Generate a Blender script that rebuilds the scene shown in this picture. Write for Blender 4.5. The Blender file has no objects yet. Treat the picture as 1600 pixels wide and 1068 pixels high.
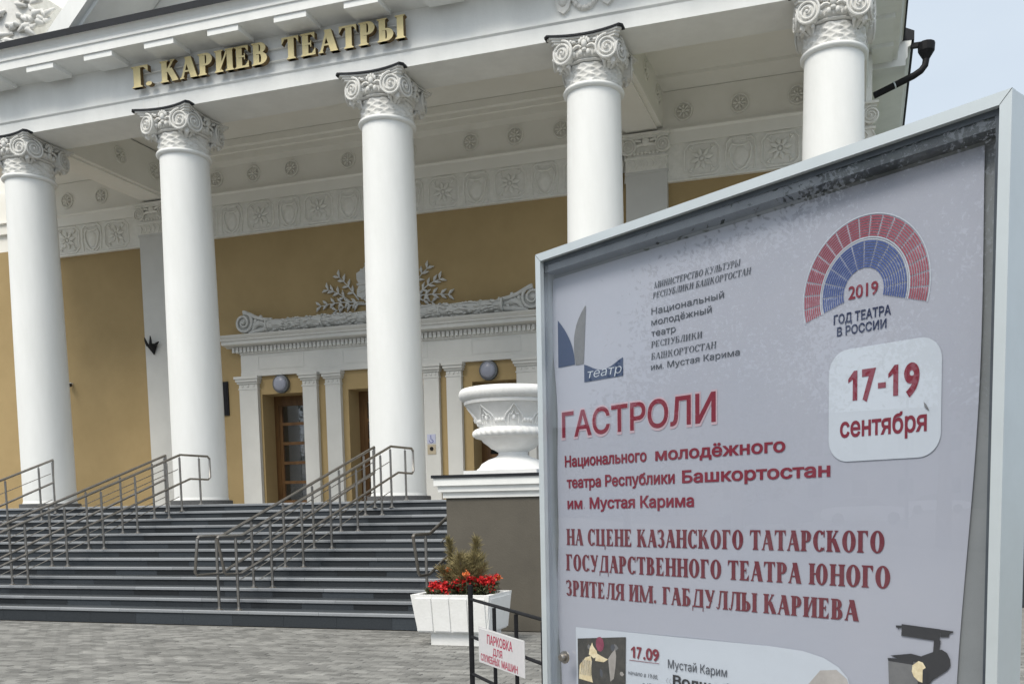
import bpy, math, random
from mathutils import Matrix, Vector
random.seed(11)
R = math.radians
scene = bpy.context.scene
COL = scene.collection
# ------------------------------------------------------------------ camera, sky, sun, exposure
cd = bpy.data.cameras.new('camera'); cam = bpy.data.objects.new('camera', cd); COL.objects.link(cam)
roll, pitch, yaw = R(-0.90), R(-5.12), R(17.52)
fwd = Vector((-math.sin(yaw)*math.cos(pitch), math.cos(yaw)*math.cos(pitch), math.sin(pitch)))
rgt = Vector((math.cos(yaw), math.sin(yaw), 0)); upv = rgt.cross(fwd)
cr = rgt*math.cos(roll) + upv*math.sin(roll); cu = -rgt*math.sin(roll) + upv*math.cos(roll)
M = Matrix((cr, cu, -fwd)).transposed().to_4x4(); M.translation = Vector((0, 0, 1.65))
cam.matrix_world = M
cd.sensor_width = 36; cd.lens = 1450/1600*36
cd.shift_x = (800-888)/1600; cd.shift_y = (928-534)/1600
cd.clip_start = 0.05; cd.clip_end = 2000
scene.camera = cam

SUN_EL, SUN_AZ = R(50), R(198)
w = bpy.data.worlds.new('World'); scene.world = w; w.use_nodes = True
nt = w.node_tree; nt.nodes.clear()
sky = nt.nodes.new('ShaderNodeTexSky'); sky.sky_type = 'NISHITA'; sky.sun_disc = False
sky.sun_elevation = SUN_EL; sky.sun_rotation = SUN_AZ; sky.air_density = 1.0; sky.dust_density = 6; sky.ozone_density = 1.0
hs = nt.nodes.new('ShaderNodeHueSaturation'); hs.inputs['Saturation'].default_value = 0.35
mixn = nt.nodes.new('ShaderNodeMix'); mixn.data_type = 'RGBA'; mixn.inputs[0].default_value = 0.75
# a closed cloud layer: pale, slightly blue, faintly mottled
tc = nt.nodes.new('ShaderNodeTexCoord'); nz = nt.nodes.new('ShaderNodeTexNoise'); nz.inputs['Scale'].default_value = 2.2; nz.inputs['Detail'].default_value = 5
mp = nt.nodes.new('ShaderNodeMapping'); mp.inputs['Scale'].default_value = (1, 1, 2.5)
rp = nt.nodes.new('ShaderNodeValToRGB')
rp.color_ramp.elements[0].position = .3; rp.color_ramp.elements[0].color = (.86, .88, .92, 1)
rp.color_ramp.elements[1].position = .75; rp.color_ramp.elements[1].color = (1.10, 1.08, 1.05, 1)
sep = nt.nodes.new('ShaderNodeSeparateXYZ'); nt.links.new(tc.outputs['Generated'], sep.inputs[0])
zr = nt.nodes.new('ShaderNodeValToRGB'); ze = zr.color_ramp.elements
ze[0].position = 0; ze[0].color = (4.1, 5.0, 6.0, 1); ze[1].position = 1; ze[1].color = (11.2, 11.1, 10.6, 1)
zm = zr.color_ramp.elements.new(.45); zm.color = (5.35, 6.1, 6.85, 1)
nt.links.new(sep.outputs['Z'], zr.inputs[0])
cm = nt.nodes.new('ShaderNodeMix'); cm.data_type = 'RGBA'; cm.blend_type = 'MULTIPLY'; cm.inputs[0].default_value = 1
nt.links.new(zr.outputs[0], cm.inputs[6])
bg = nt.nodes.new('ShaderNodeBackground'); bg.inputs['Strength'].default_value = 0.1
wo = nt.nodes.new('ShaderNodeOutputWorld')
nt.links.new(tc.outputs['Generated'], mp.inputs['Vector']); nt.links.new(mp.outputs[0], nz.inputs['Vector']); nt.links.new(nz.outputs['Fac'], rp.inputs[0])
nt.links.new(sky.outputs[0], hs.inputs['Color']); nt.links.new(hs.outputs[0], mixn.inputs[6]); nt.links.new(rp.outputs[0], cm.inputs[7]); nt.links.new(cm.outputs[2], mixn.inputs[7])
nt.links.new(mixn.outputs[2], bg.inputs['Color']); nt.links.new(bg.outputs[0], wo.inputs[0])
sl = bpy.data.lights.new('sun', 'SUN'); sl.energy = 1.5; sl.angle = R(25); sl.color = (1, .94, .84)
so = bpy.data.objects.new('sun', sl); COL.objects.link(so)
# light travels from the sun (behind and left of the camera) towards the facade
sd = Vector((math.sin(SUN_AZ)*math.cos(SUN_EL), math.cos(SUN_AZ)*math.cos(SUN_EL), math.sin(SUN_EL)))
so.rotation_euler = sd.to_track_quat('Z', 'Y').to_euler(); so.location = (0, -20, 30)
vs = scene.view_settings; vs.view_transform = 'Standard'; vs.look = 'None'; vs.gamma = 1; vs.use_curve_mapping = False; vs.exposure = 0.63
scene.render.film_transparent = False

# ------------------------------------------------------------------ materials
def mat(name, col, rough=.7, metal=0, var=.06, scale=4, bump=0, bscale=60, col2=None, spec=.5, streak=0, coat=0, obj_rand=0, island=0, coord='Object', emit=None):
    m = bpy.data.materials.new(name); m.use_nodes = True; t = m.node_tree; b = t.nodes['Principled BSDF']
    N, L = t.nodes.new, t.links.new
    b.inputs['Roughness'].default_value = rough; b.inputs['Metallic'].default_value = metal
    b.inputs['Specular IOR Level'].default_value = spec; b.inputs['Coat Weight'].default_value = coat
    tcn = N('ShaderNodeTexCoord')
    n = N('ShaderNodeTexNoise'); n.inputs['Scale'].default_value = scale; n.inputs['Detail'].default_value = 6; n.inputs['Roughness'].default_value = .65
    mpn = N('ShaderNodeMapping'); L(tcn.outputs[coord], mpn.inputs['Vector']); L(mpn.outputs[0], n.inputs['Vector'])
    if streak: mpn.inputs['Scale'].default_value = (1, 1, streak)
    rmp = N('ShaderNodeValToRGB'); e = rmp.color_ramp.elements
    c = Vector(col[:3]); c2 = Vector(col2[:3]) if col2 else c*(1+var)
    c1 = c if col2 else c*(1-var)
    e[0].position = .32; e[0].color = (*c1, 1); e[1].position = .68; e[1].color = (*c2, 1)
    L(n.outputs['Fac'], rmp.inputs[0]); out = rmp.outputs[0]
    if obj_rand or island:
        add = N('ShaderNodeMath'); add.operation = 'ADD'; oi = N('ShaderNodeObjectInfo'); L(oi.outputs['Random'], add.inputs[0])
        if island:
            ge = N('ShaderNodeNewGeometry'); L(ge.outputs['Random Per Island'], add.inputs[1])
        else: add.inputs[1].default_value = 0
        fr = N('ShaderNodeMath'); fr.operation = 'FRACT'; L(add.outputs[0], fr.inputs[0])
        mr = N('ShaderNodeMapRange'); k = obj_rand or island; mr.inputs[3].default_value = 1-k; mr.inputs[4].default_value = 1+k; L(fr.outputs[0], mr.inputs[0])
        mul = N('ShaderNodeVectorMath'); mul.operation = 'SCALE'; L(out, mul.inputs[0]); L(mr.outputs[0], mul.inputs['Scale']); out = mul.outputs[0]
    L(out, b.inputs['Base Color'])
    if bump:
        n2 = N('ShaderNodeTexNoise'); n2.inputs['Scale'].default_value = bscale; n2.inputs['Detail'].default_value = 4; L(tcn.outputs[coord], n2.inputs['Vector'])
        bp = N('ShaderNodeBump'); bp.inputs['Strength'].default_value = bump; bp.inputs['Distance'].default_value = .01; L(n2.outputs['Fac'], bp.inputs['Height']); L(bp.outputs[0], b.inputs['Normal'])
    if emit:
        b.inputs['Emission Color'].default_value = (*emit[:3], 1); b.inputs['Emission Strength'].default_value = emit[3]
    return m
WHITE = (.80, .81, .79)
m_white = mat('white_paint_masonry', WHITE, .75, var=.045, scale=2.4, bump=.25, bscale=26, streak=.35)
m_col = mat('white_column_paint', (.765, .775, .755), .7, scale=2.1, col2=(.83, .84, .825), bump=.35, bscale=9, streak=.22)
m_relief = mat('moulded_white_plaster', (.64, .635, .60), .85, scale=9, col2=(.76, .755, .73), bump=.5, bscale=45)
m_inner = mat('bounce_tinted_white_paint', (.82, .81, .755), .8, scale=1.4, col2=(.86, .85, .80), bump=.2, bscale=20)  # white paint, tinted warm to stand in for light bounced off the ochre
m_pil = mat('shaded_white_paint', (.57, .57, .545), .8, scale=1.4, col2=(.62, .62, .595), bump=.15, bscale=20)  # same white paint, portico shade put into its darker colour
m_innerrel = mat('portico_relief_plaster', (.74, .735, .68), .85, scale=8, col2=(.84, .83, .78), bump=.5, bscale=40)
m_ochre = mat('ochre_plaster', (.345, .252, .120), .9, scale=.8, col2=(.40, .294, .145), bump=.35, bscale=60)
m_taupe = mat('taupe_plaster', (.095, .086, .070), .9, scale=1.8, col2=(.115, .104, .084), bump=.3, bscale=50)
m_granite = mat('dark_granite_riser', (.013, .018, .024), .5, scale=55, col2=(.034, .040, .046), obj_rand=.6, bump=.1, bscale=90)
m_tread = mat('grey_granite_tread', (.21, .225, .245), .45, scale=70, col2=(.29, .305, .32), obj_rand=.15, bump=.1, bscale=90)
m_topst = mat('honed_granite_tread_top', (.030, .037, .044), .5, scale=45, col2=(.05, .058, .066), obj_rand=.2)
m_plinth = mat('grey_granite_plinth', (.07, .072, .075), .6, scale=30, col2=(.11, .112, .115))
m_floor = mat('landing_granite', (.34, .335, .32), .4, scale=30, col2=(.42, .415, .40))  # granite lightened to bounce light up under the portico
m_paver = mat('grey_concrete_paver', (.14, .14, .132), .9, scale=1.6, col2=(.25, .248, .235), island=.3, bump=.5, bscale=120)
m_sand = mat('joint_sand', (.16, .155, .145), .95, scale=3, col2=(.24, .235, .22), bump=.5, bscale=40)
m_asphalt = mat('asphalt', (.045, .045, .047), .9, scale=3, col2=(.06, .06, .062), bump=.4, bscale=80)
m_steel = mat('stainless_steel', (.33, .31, .285), .33, metal=.9, var=.12, scale=9)
m_black = mat('black_painted_metal', (.010, .010, .012), .6, var=.3, spec=.25, scale=12)
m_flash = mat('dark_sheet_metal_flashing', (.012, .014, .018), .65, var=.25, scale=3, spec=.3)
m_alu = mat('anodised_aluminium', (.55, .60, .62), .42, metal=.35, scale=6, col2=(.60, .655, .68), spec=.6)
m_alud = mat('aluminium_inner_profile', (.05, .06, .075), .5, metal=.2, scale=14, col2=(.08, .095, .11))
m_backer = mat('grey_backing_board', (.19, .21, .225), .7, scale=6, col2=(.23, .25, .265))
m_gold = mat('brass_letter_face', (.74, .62, .32), .42, metal=.1, var=.07, scale=12)
m_gold_shade = mat('shaded_letter_side', (.16, .10, .035), .5, metal=.3, var=.1)  # brass letter sides, their shadow painted in as dark brown
m_wood = mat('varnished_brown_wood', (.075, .036, .011), .45, scale=7, col2=(.15, .075, .024), streak=.15)
m_dark = mat('dark_interior', (.012, .013, .015), .6)
m_reflstrip = mat('grey_reflection_strip', (.16, .17, .18), .9, scale=3, col2=(.22, .23, .24))  # grey for the painted reflection in the door panes
m_lampglass = mat('frosted_lamp_glass', (.29, .305, .37), .3, var=.03)
m_lampring = mat('grey_lamp_ring', (.10, .11, .12), .4)
m_planter = mat('white_painted_concrete', (.755, .755, .735), .8, col2=(.83, .83, .82), scale=5, bump=.3, bscale=40)
m_soil = mat('soil', (.03, .022, .015), .95, scale=20, col2=(.06, .045, .03))
m_red = mat('red_petals', (.55, .010, .012), .6, island=.3)
m_orange = mat('orange_petals', (.62, .16, .04), .6, island=.2)
m_leafd = mat('flower_foliage', (.05, .055, .02), .7, island=.4)
m_shrub = mat('bronze_green_shrub', (.195, .160, .068), .75, island=.45)
m_tree = mat('tree_foliage', (.045, .075, .022), .7, island=.45)
m_bark = mat('bark', (.07, .055, .04), .9, scale=14, col2=(.12, .10, .08), bump=.6, bscale=20)
m_poster = mat('poster_paper', (.365, .392, .468), .5, scale=2.5, col2=(.385, .405, .475))
m_pwhite = mat('poster_pale_print', (.52, .575, .65), .5, var=.02)
m_pred = mat('poster_crimson_ink', (.19, .010, .03), .5, var=.05)
m_pmaroon = mat('poster_maroon_ink', (.13, .010, .024), .5, var=.05)
m_phalo = mat('poster_pink_outline', (.50, .385, .445), .5, var=.03)
m_pink = mat('poster_fan_red', (.33, .075, .11), .5, var=.05)
m_pblue = mat('poster_fan_blue', (.06, .10, .29), .5, var=.05)
m_pnavy = mat('poster_navy_ink', (.012, .022, .075), .5, var=.05)
m_plogo = mat('poster_logo_blue', (.010, .030, .095), .5, var=.05)
m_pgrey = mat('poster_logo_grey', (.125, .13, .14), .5, scale=30, col2=(.17, .175, .18))
m_ptext = mat('poster_grey_ink', (.055, .065, .085), .5, var=.05)
m_pblack = mat('poster_black_ink', (.012, .014, .020), .5, var=.05)
m_psep = mat('poster_photo_shade', (.28, .265, .25), .5, scale=8, col2=(.50, .48, .47))
m_pcream = mat('poster_photo_cream', (.60, .48, .26), .6, scale=60, col2=(.88, .80, .58))
m_pphoto = mat('poster_photo_dark', (.018, .020, .020), .6, scale=45, col2=(.055, .052, .045))
m_pphred = mat('poster_photo_crimson', (.19, .02, .06), .6, scale=60, col2=(.27, .05, .10))
m_sign = mat('white_sign_plate', (.56, .56, .57), .6, scale=30, col2=(.62, .60, .62))
m_signred = mat('faded_red_sign_ink', (.42, .055, .10), .6, var=.15, scale=40)
m_signhalo = mat('pale_plate_edge', (.72, .72, .72), .6)
m_carw = mat('white_car_paint', (.72, .73, .74), .25, var=.01, coat=.6)
m_card = mat('dark_car_paint', (.03, .035, .045), .25, var=.01, coat=.6)
m_tyre = mat('tyre_rubber', (.015, .015, .015), .85)
m_glassd = mat('dark_window_glass', (.02, .024, .03), .08, var=.05, spec=.8)
m_bldg = mat('pale_render_wall', (.20, .21, .225), .85, scale=.5, col2=(.26, .265, .27))
m_grass = mat('grass', (.045, .07, .02), .9, scale=5, col2=(.08, .10, .035))
m_blue = mat('blue_pictogram_ink', (.10, .12, .34), .5)
m_platel = mat('pale_lilac_plate', (.45, .47, .60), .5)
m_platey = mat('beige_plate', (.42, .36, .26), .5)

def glass_mat(name, tint=(1, 1, 1), rough=0.0, dirt=.06):
    m = bpy.data.materials.new(name); m.use_nodes = True; t = m.node_tree; t.nodes.clear(); N, L = t.nodes.new, t.links.new
    tr = N('ShaderNodeBsdfTransparent'); tr.inputs[0].default_value = (*tint, 1)
    gl = N('ShaderNodeBsdfGlossy'); gl.inputs['Roughness'].default_value = rough
    # reflectance of a thin pane (two faces), the same from either side
    ge = N('ShaderNodeNewGeometry'); dt = N('ShaderNodeVectorMath'); dt.operation = 'DOT_PRODUCT'; L(ge.outputs['Normal'], dt.inputs[0]); L(ge.outputs['Incoming'], dt.inputs[1])
    ab = N('ShaderNodeMath'); ab.operation = 'ABSOLUTE'; L(dt.outputs['Value'], ab.inputs[0])
    om = N('ShaderNodeMath'); om.operation = 'SUBTRACT'; om.inputs[0].default_value = 1; L(ab.outputs[0], om.inputs[1])
    pw_ = N('ShaderNodeMath'); pw_.operation = 'POWER'; L(om.outputs[0], pw_.inputs[0]); pw_.inputs[1].default_value = 4.2
    fr = N('ShaderNodeMapRange'); fr.inputs[3].default_value = .085; fr.inputs[4].default_value = 1; L(pw_.outputs[0], fr.inputs[0])
    mx = N('ShaderNodeMixShader'); L(fr.outputs[0], mx.inputs[0]); L(tr.outputs[0], mx.inputs[1]); L(gl.outputs[0], mx.inputs[2])
    # dust and dried water marks on the pane
    df = N('ShaderNodeBsdfDiffuse'); df.inputs[0].default_value = (.6, .62, .66, 1)
    tcn = N('ShaderNodeTexCoord'); n = N('ShaderNodeTexNoise'); n.inputs['Scale'].default_value = 3.2; n.inputs['Detail'].default_value = 9; n.inputs['Roughness'].default_value = .72
    L(tcn.outputs['Object'], n.inputs['Vector'])
    mr = N('ShaderNodeMapRange'); mr.inputs[1].default_value = .50; mr.inputs[2].default_value = .72; mr.inputs[3].default_value = .008; mr.inputs[4].default_value = dirt
    L(n.outputs['Fac'], mr.inputs[0]); m2 = N('ShaderNodeMixShader'); L(mr.outputs[0], m2.inputs[0]); L(mx.outputs[0], m2.inputs[1]); L(df.outputs[0], m2.inputs[2])
    o = N('ShaderNodeOutputMaterial'); L(m2.outputs[0], o.inputs[0]); return m
m_pane = glass_mat('display_window_glass', dirt=.06)
m_doorglass = glass_mat('door_pane_glass', dirt=.01)

# ------------------------------------------------------------------ mesh builder
class MB:
    def __init__(s): s.v = []; s.f = []; s.m = []
    def add(s, vs, fs, mi=0):
        o = len(s.v); s.v += [tuple(p) for p in vs]; s.f += [tuple(i+o for i in f) for f in fs]; s.m += [mi]*len(fs); return s
    def box(s, x0, x1, y0, y1, z0, z1, mi=0):
        return s.add([(x0,y0,z0),(x1,y0,z0),(x1,y1,z0),(x0,y1,z0),(x0,y0,z1),(x1,y0,z1),(x1,y1,z1),(x0,y1,z1)],
                     [(0,3,2,1),(4,5,6,7),(0,1,5,4),(1,2,6,5),(2,3,7,6),(3,0,4,7)], mi)
    def px(s, prof, x0, x1, mi=0):      # profile of (y, z) extruded along X
        n = len(prof); return s.add([(x0,a,b) for a,b in prof]+[(x1,a,b) for a,b in prof],
            [(i,(i+1)%n,n+(i+1)%n,n+i) for i in range(n)]+[tuple(range(n))[::-1], tuple(range(n,2*n))], mi)
    def py(s, prof, y0, y1, mi=0):      # profile of (x, z) extruded along Y
        n = len(prof); return s.add([(a,y0,b) for a,b in prof]+[(a,y1,b) for a,b in prof],
            [(i,n+i,n+(i+1)%n,(i+1)%n) for i in range(n)]+[tuple(range(n)), tuple(range(n,2*n))[::-1]], mi)
    def pz(s, prof, z0, z1, mi=0):
        n = len(prof); return s.add([(a,b,z0) for a,b in prof]+[(a,b,z1) for a,b in prof],
            [(i,(i+1)%n,n+(i+1)%n,n+i) for i in range(n)]+[tuple(range(n))[::-1], tuple(range(n,2*n))], mi)
    def lathe(s, prof, cx=0, cy=0, seg=32, caps=True, mi=0, rf=None):
        n = len(prof); vs = []
        for i in range(seg):
            a = 2*math.pi*i/seg
            for j, (r, z) in enumerate(prof):
                rr = r if rf is None else rf(a, j, r, z)
                vs.append((cx+rr*math.cos(a), cy+rr*math.sin(a), z))
        fs = [(i*n+j, ((i+1)%seg)*n+j, ((i+1)%seg)*n+j+1, i*n+j+1) for i in range(seg) for j in range(n-1)]
        if caps: fs += [tuple(i*n for i in range(seg))[::-1], tuple(i*n+n-1 for i in range(seg))]
        return s.add(vs, fs, mi)
    def tube(s, pts, r, seg=8, closed=False, mi=0):
        pts = [Vector(p) for p in pts]; n = len(pts); vs = []; prev = None
        rs = r if isinstance(r, (list, tuple)) else [r]*n
        for i, p in enumerate(pts):
            a = pts[(i-1) % n] if (i > 0 or closed) else p; b = pts[(i+1) % n] if (i < n-1 or closed) else p
            d = (b-a).normalized() if (b-a).length > 1e-9 else Vector((0,0,1))
            u = d.cross(Vector((0,0,1))) if prev is None else prev - d*prev.dot(d)
            if u.length < 1e-4: u = d.cross(Vector((0,1,0)))
            u.normalize(); prev = u; v = d.cross(u)
            for k in range(seg):
                t = 2*math.pi*k/seg; vs.append(p + (u*math.cos(t)+v*math.sin(t))*rs[i])
        m = n if closed else n-1
        fs = [(i*seg+k, i*seg+(k+1)%seg, ((i+1)%n)*seg+(k+1)%seg, ((i+1)%n)*seg+k) for i in range(m) for k in range(seg)]
        if not closed: fs += [tuple(range(seg))[::-1], tuple((n-1)*seg+k for k in range(seg))]
        return s.add(vs, fs, mi)
    def ball(s, c, r, seg=10, rings=6, mi=0):
        r = (r, r, r) if not isinstance(r, (tuple, list)) else r; vs = [(c[0],c[1],c[2]-r[2])]; 
        for j in range(1, rings):
            ph = math.pi*j/rings
            for k in range(seg):
                t = 2*math.pi*k/seg; vs.append((c[0]+r[0]*math.sin(ph)*math.cos(t), c[1]+r[1]*math.sin(ph)*math.sin(t), c[2]-r[2]*math.cos(ph)))
        vs.append((c[0],c[1],c[2]+r[2])); L = len(vs)-1; fs = []
        for k in range(seg):
            fs.append((0, 1+(k+1)%seg, 1+k)); fs.append((L, L-seg+k, L-seg+(k+1)%seg))
            for j in range(rings-2): a = 1+j*seg; fs.append((a+k, a+(k+1)%seg, a+seg+(k+1)%seg, a+seg+k))
        return s.add(vs, fs, mi)
    def join(s, o, T):
        return_v = [tuple(T @ Vector(p)) for p in o.v]; off = len(s.v); s.v += return_v
        flip = T.to_3x3().determinant() < 0
        s.f += [tuple(i+off for i in (f[::-1] if flip else f)) for f in o.f]; s.m += o.m; return s
    def mesh(s, name, mats, smooth=None):
        me = bpy.data.meshes.new(name); me.from_pydata(s.v, [], s.f)
        for m in (mats if isinstance(mats, (list, tuple)) else [mats]): me.materials.append(m)
        if any(s.m): me.polygons.foreach_set('material_index', s.m)
        if smooth is not None:
            me.polygons.foreach_set('use_smooth', [True]*len(me.polygons)); me.set_sharp_from_angle(angle=R(smooth))
        me.update(); return me
MW = {}
def link(name, me, parent=None, M=None, **props):
    M = M or Matrix.Identity(4)
    o = bpy.data.objects.new(name, me); COL.objects.link(o)
    if parent is not None:
        o.parent = parent; o.matrix_parent_inverse = MW[parent.name].inverted()
    o.matrix_basis = M; MW[o.name] = M
    for k, v in props.items(): o[k] = v
    return o
def T(x, y, z, rz=0): return Matrix.Translation((x, y, z)) @ Matrix.Rotation(rz, 4, 'Z')
def thing(name, label, cat, M=None, group=None):
    o = link(name, None, None, M, label=label, category=cat); o.empty_display_size = .2
    if group: o['group'] = group
    return o
def part(name, mb, mats, parent, M=None, smooth=None, **p):
    me = mb if isinstance(mb, bpy.types.Mesh) else mb.mesh(name, mats, smooth)
    return link(name, me, parent, M, **p)
def copy_tree(o, M, parent=None):
    c = o.copy(); COL.objects.link(c); rel = M @ MW[o.name].inverted(); MW[c.name] = M
    c.parent = parent
    if parent is not None: c.matrix_parent_inverse = MW[parent.name].inverted()
    c.matrix_basis = M
    for ch in [x for x in o.children]: copy_tree(ch, rel @ MW[ch.name], c)
    return c

# ------------------------------------------------------------------ serif glyphs (drawn here as strokes)
def glyph(ch, T=.20, t=.075, s=.065, sh=.05):
    pcs = []; 
    def q(*p): pcs.append([list(p)])
    def rect(x0, x1, y0, y1): q((x0,y0),(x1,y0),(x1,y1),(x0,y1))
    def serif(x, w, y, up):  # slab with little brackets
        y0, y1 = (y, y+sh) if up else (y-sh, y)
        rect(x-s, x+w+s, y0, y1)
        b = .05; yy = y0+sh if up else y1-sh; d = b if up else -b
        q((x-s*.6, yy), (x, yy), (x, yy+d)) if up else q((x-s*.6, yy), (x, yy+d), (x, yy))
        q((x+w, yy), (x+w+s*.6, yy), (x+w, yy+d)) if up else q((x+w, yy), (x+w, yy+d), (x+w+s*.6, yy))
    def stem(x, w=None, y0=0, y1=1, b=1, tp=1):
        w = w or T; rect(x, x+w, y0, y1)
        if b: serif(x, w, y0, True)
        if tp: serif(x, w, y1, False)
    def diag(x0, y0, x1, y1, w): q((x0-w/2,y0),(x0+w/2,y0),(x1+w/2,y1),(x1-w/2,y1))
    def ring(cx, cy, rx, ry, a0, a1, th, tn, n=20):   # thick at the sides, thin at top and bottom
        st = []
        for i in range(n+1):
            a = R(a0+(a1-a0)*i/n); c, si = math.cos(a), math.sin(a)
            st.append(((cx+rx*c, cy+ry*si), (cx+(rx-th)*c, cy+(ry-tn)*si)))
        pcs.append([[st[i][0], st[i+1][0], st[i+1][1], st[i][1]] for i in range(n)])
    def bowl(x, y0, y1, wd, th=None):     # D shape to the right of x
        th = th or T; cy = (y0+y1)/2; ry = (y1-y0)/2; fx = wd*.35
        rect(x, x+fx, y1-t, y1); rect(x, x+fx, y0, y0+t); ring(x+fx, cy, wd-fx, ry, -90, 90, th, t, 12)
    def tickd(x, y, dx, h): q((x, y), (x-dx, y), (x, y-h)) if dx > 0 else q((x, y), (x, y-h), (x-dx, y))
    g = ch
    if g == 'Г': stem(.07); rect(.27, .60, 1-t, 1); tickd(.60, 1-t+.01, .16, .24); W = .66
    elif g == 'А': diag(.10, 0, .37, 1, t*1.1); diag(.64, 0, .385, 1, T*1.15); rect(.18, .56, .30, .30+t*.9); serif(.07, .07, 0, True); serif(.55, .18, 0, True); W = .80
    elif g in 'ИЙ':
        stem(.07); stem(.56); q((.27,.02+.06),(.27,.02+.26),(.56,.98),(.56,.78)); W = .86
    elif g == 'К': stem(.07); diag(.60, .97, .30, .45, t*1.2); diag(.42, .62, .70, .02, T*1.1); rect(.27, .36, .46, .54); serif(.60, .16, 0, True); serif(.56, .08, 1, False); W = .86
    elif g == 'Р': stem(.07); bowl(.2, .42, 1, .45); W = .70
    elif g == 'Ь': stem(.07); bowl(.2, 0, .56, .46); W = .72
    elif g == 'Ы': stem(.07); bowl(.2, 0, .56, .44); stem(.78); W = 1.06
    elif g == 'В': stem(.07); bowl(.2, .50, 1, .42, T*.9); bowl(.2, 0, .56, .47); W = .74
    elif g == 'Б': stem(.07); bowl(.2, 0, .58, .46); rect(.2, .58, 1-t, 1); tickd(.58, 1-t+.01, .14, .20); W = .72
    elif g == 'Е': stem(.07); rect(.2,.60,1-t,1); rect(.2,.62,0,t); rect(.2,.46,.47,.47+t); tickd(.60,1-t+.01,.15,.22); q((.62,t-.01),(.62,t+.22),(.47,t-.01)); rect(.42,.46,.36,.64); W = .70
    elif g == 'Т': stem(.27, tp=0); rect(.02, .72, 1-t, 1); tickd(.72, 1-t+.01, .13, .24); tickd(.02, 1-t+.01, -.13, .24); W = .76
    elif g == 'Н': stem(.07); stem(.56); rect(.2, .6, .47, .47+t); W = .86
    elif g == 'П': stem(.07); stem(.56); rect(.2, .6, 1-t, 1); W = .86
    elif g == 'О': ring(.41, .5, .38, .515, 0, 360, T*1.05, t, 30); W = .82
    elif g == 'С': ring(.41, .5, .38, .515, 42, 318, T*1.05, t, 24); rect(.64, .71, .68, 1.0); rect(.66, .70, .03, .22); W = .76
    elif g == 'З': ring(.28, .74, .26, .27, -90, 150, T*.85, t, 14); ring(.28, .27, .30, .285, -155, 90, T*.95, t, 16); rect(.2, .34, .47, .545); rect(.03, .09, .74, .98); W = .62
    elif g == 'С': W = .76
    elif g == 'У': diag(.16, 1, .44, .36, T*1.05); diag(.66, 1, .34, .0, t*1.3); pcs.append([[(.12,.0),(.36,.0),(.36,.1),(.12,.13)]]); serif(.08,.18,1,False); serif(.62,.07,1,False); W = .78
    elif g == 'Л': stem(.56); rect(.28,.6,1-t,1); diag(.36,.98,.26,.22,t*1.2); ring(.16,.16,.13,.17,-160,60,.09,.07,10); serif(.56,T,1,False); W = .84
    elif g == 'Д': rect(.58,.58+T,0,1); rect(.3,.6,1-t,1); serif(.34,.44,1,False); diag(.36,.98,.2,.06,t*1.2); rect(.05,.86,0,t); rect(.05,.10,-.22,.05); rect(.81,.86,-.22,.05); W = .90
    elif g == 'Ц': stem(.07); stem(.56); rect(.1,.9,0,t); rect(.85,.91,-.22,.05); W = .96
    elif g == 'Ш': stem(.07,T*.9); stem(.44,T*.9); stem(.81,T*.9); rect(.1,.9,0,t); W = 1.10
    elif g == 'Ю': stem(.07); rect(.2,.46,.47,.47+t); ring(.76,.5,.34,.515,0,360,T*1.0,t,26); W = 1.16
    elif g == 'Я': stem(.52); ring(.52-.10,.71,.34,.29,90,270,T,t,12); rect(.42,.6,1-t,1); rect(.42,.6,.42,.42+t); diag(.36,.45,.12,.03,T*.7); serif(.05,.12,0,True); W = .80
    elif g == 'М': stem(.07,t*1.2); stem(.86,T); diag(.14,1,.48,.03,T*.95); diag(.9,1,.5,.03,t*1.1); serif(.07,.14,1,False); W = 1.14
    elif g == '.': ring(.14,.10,.10,.10,0,360,.10,.10,12); W = .32
    else: W = .34
    return pcs, W
def serif_line(text, **k):
    out = []; x = 0
    for ch in text:
        p, W = glyph(ch, **k)
        out.append((ch, x, p)); x += W+.035
    return out, x-.035

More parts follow.
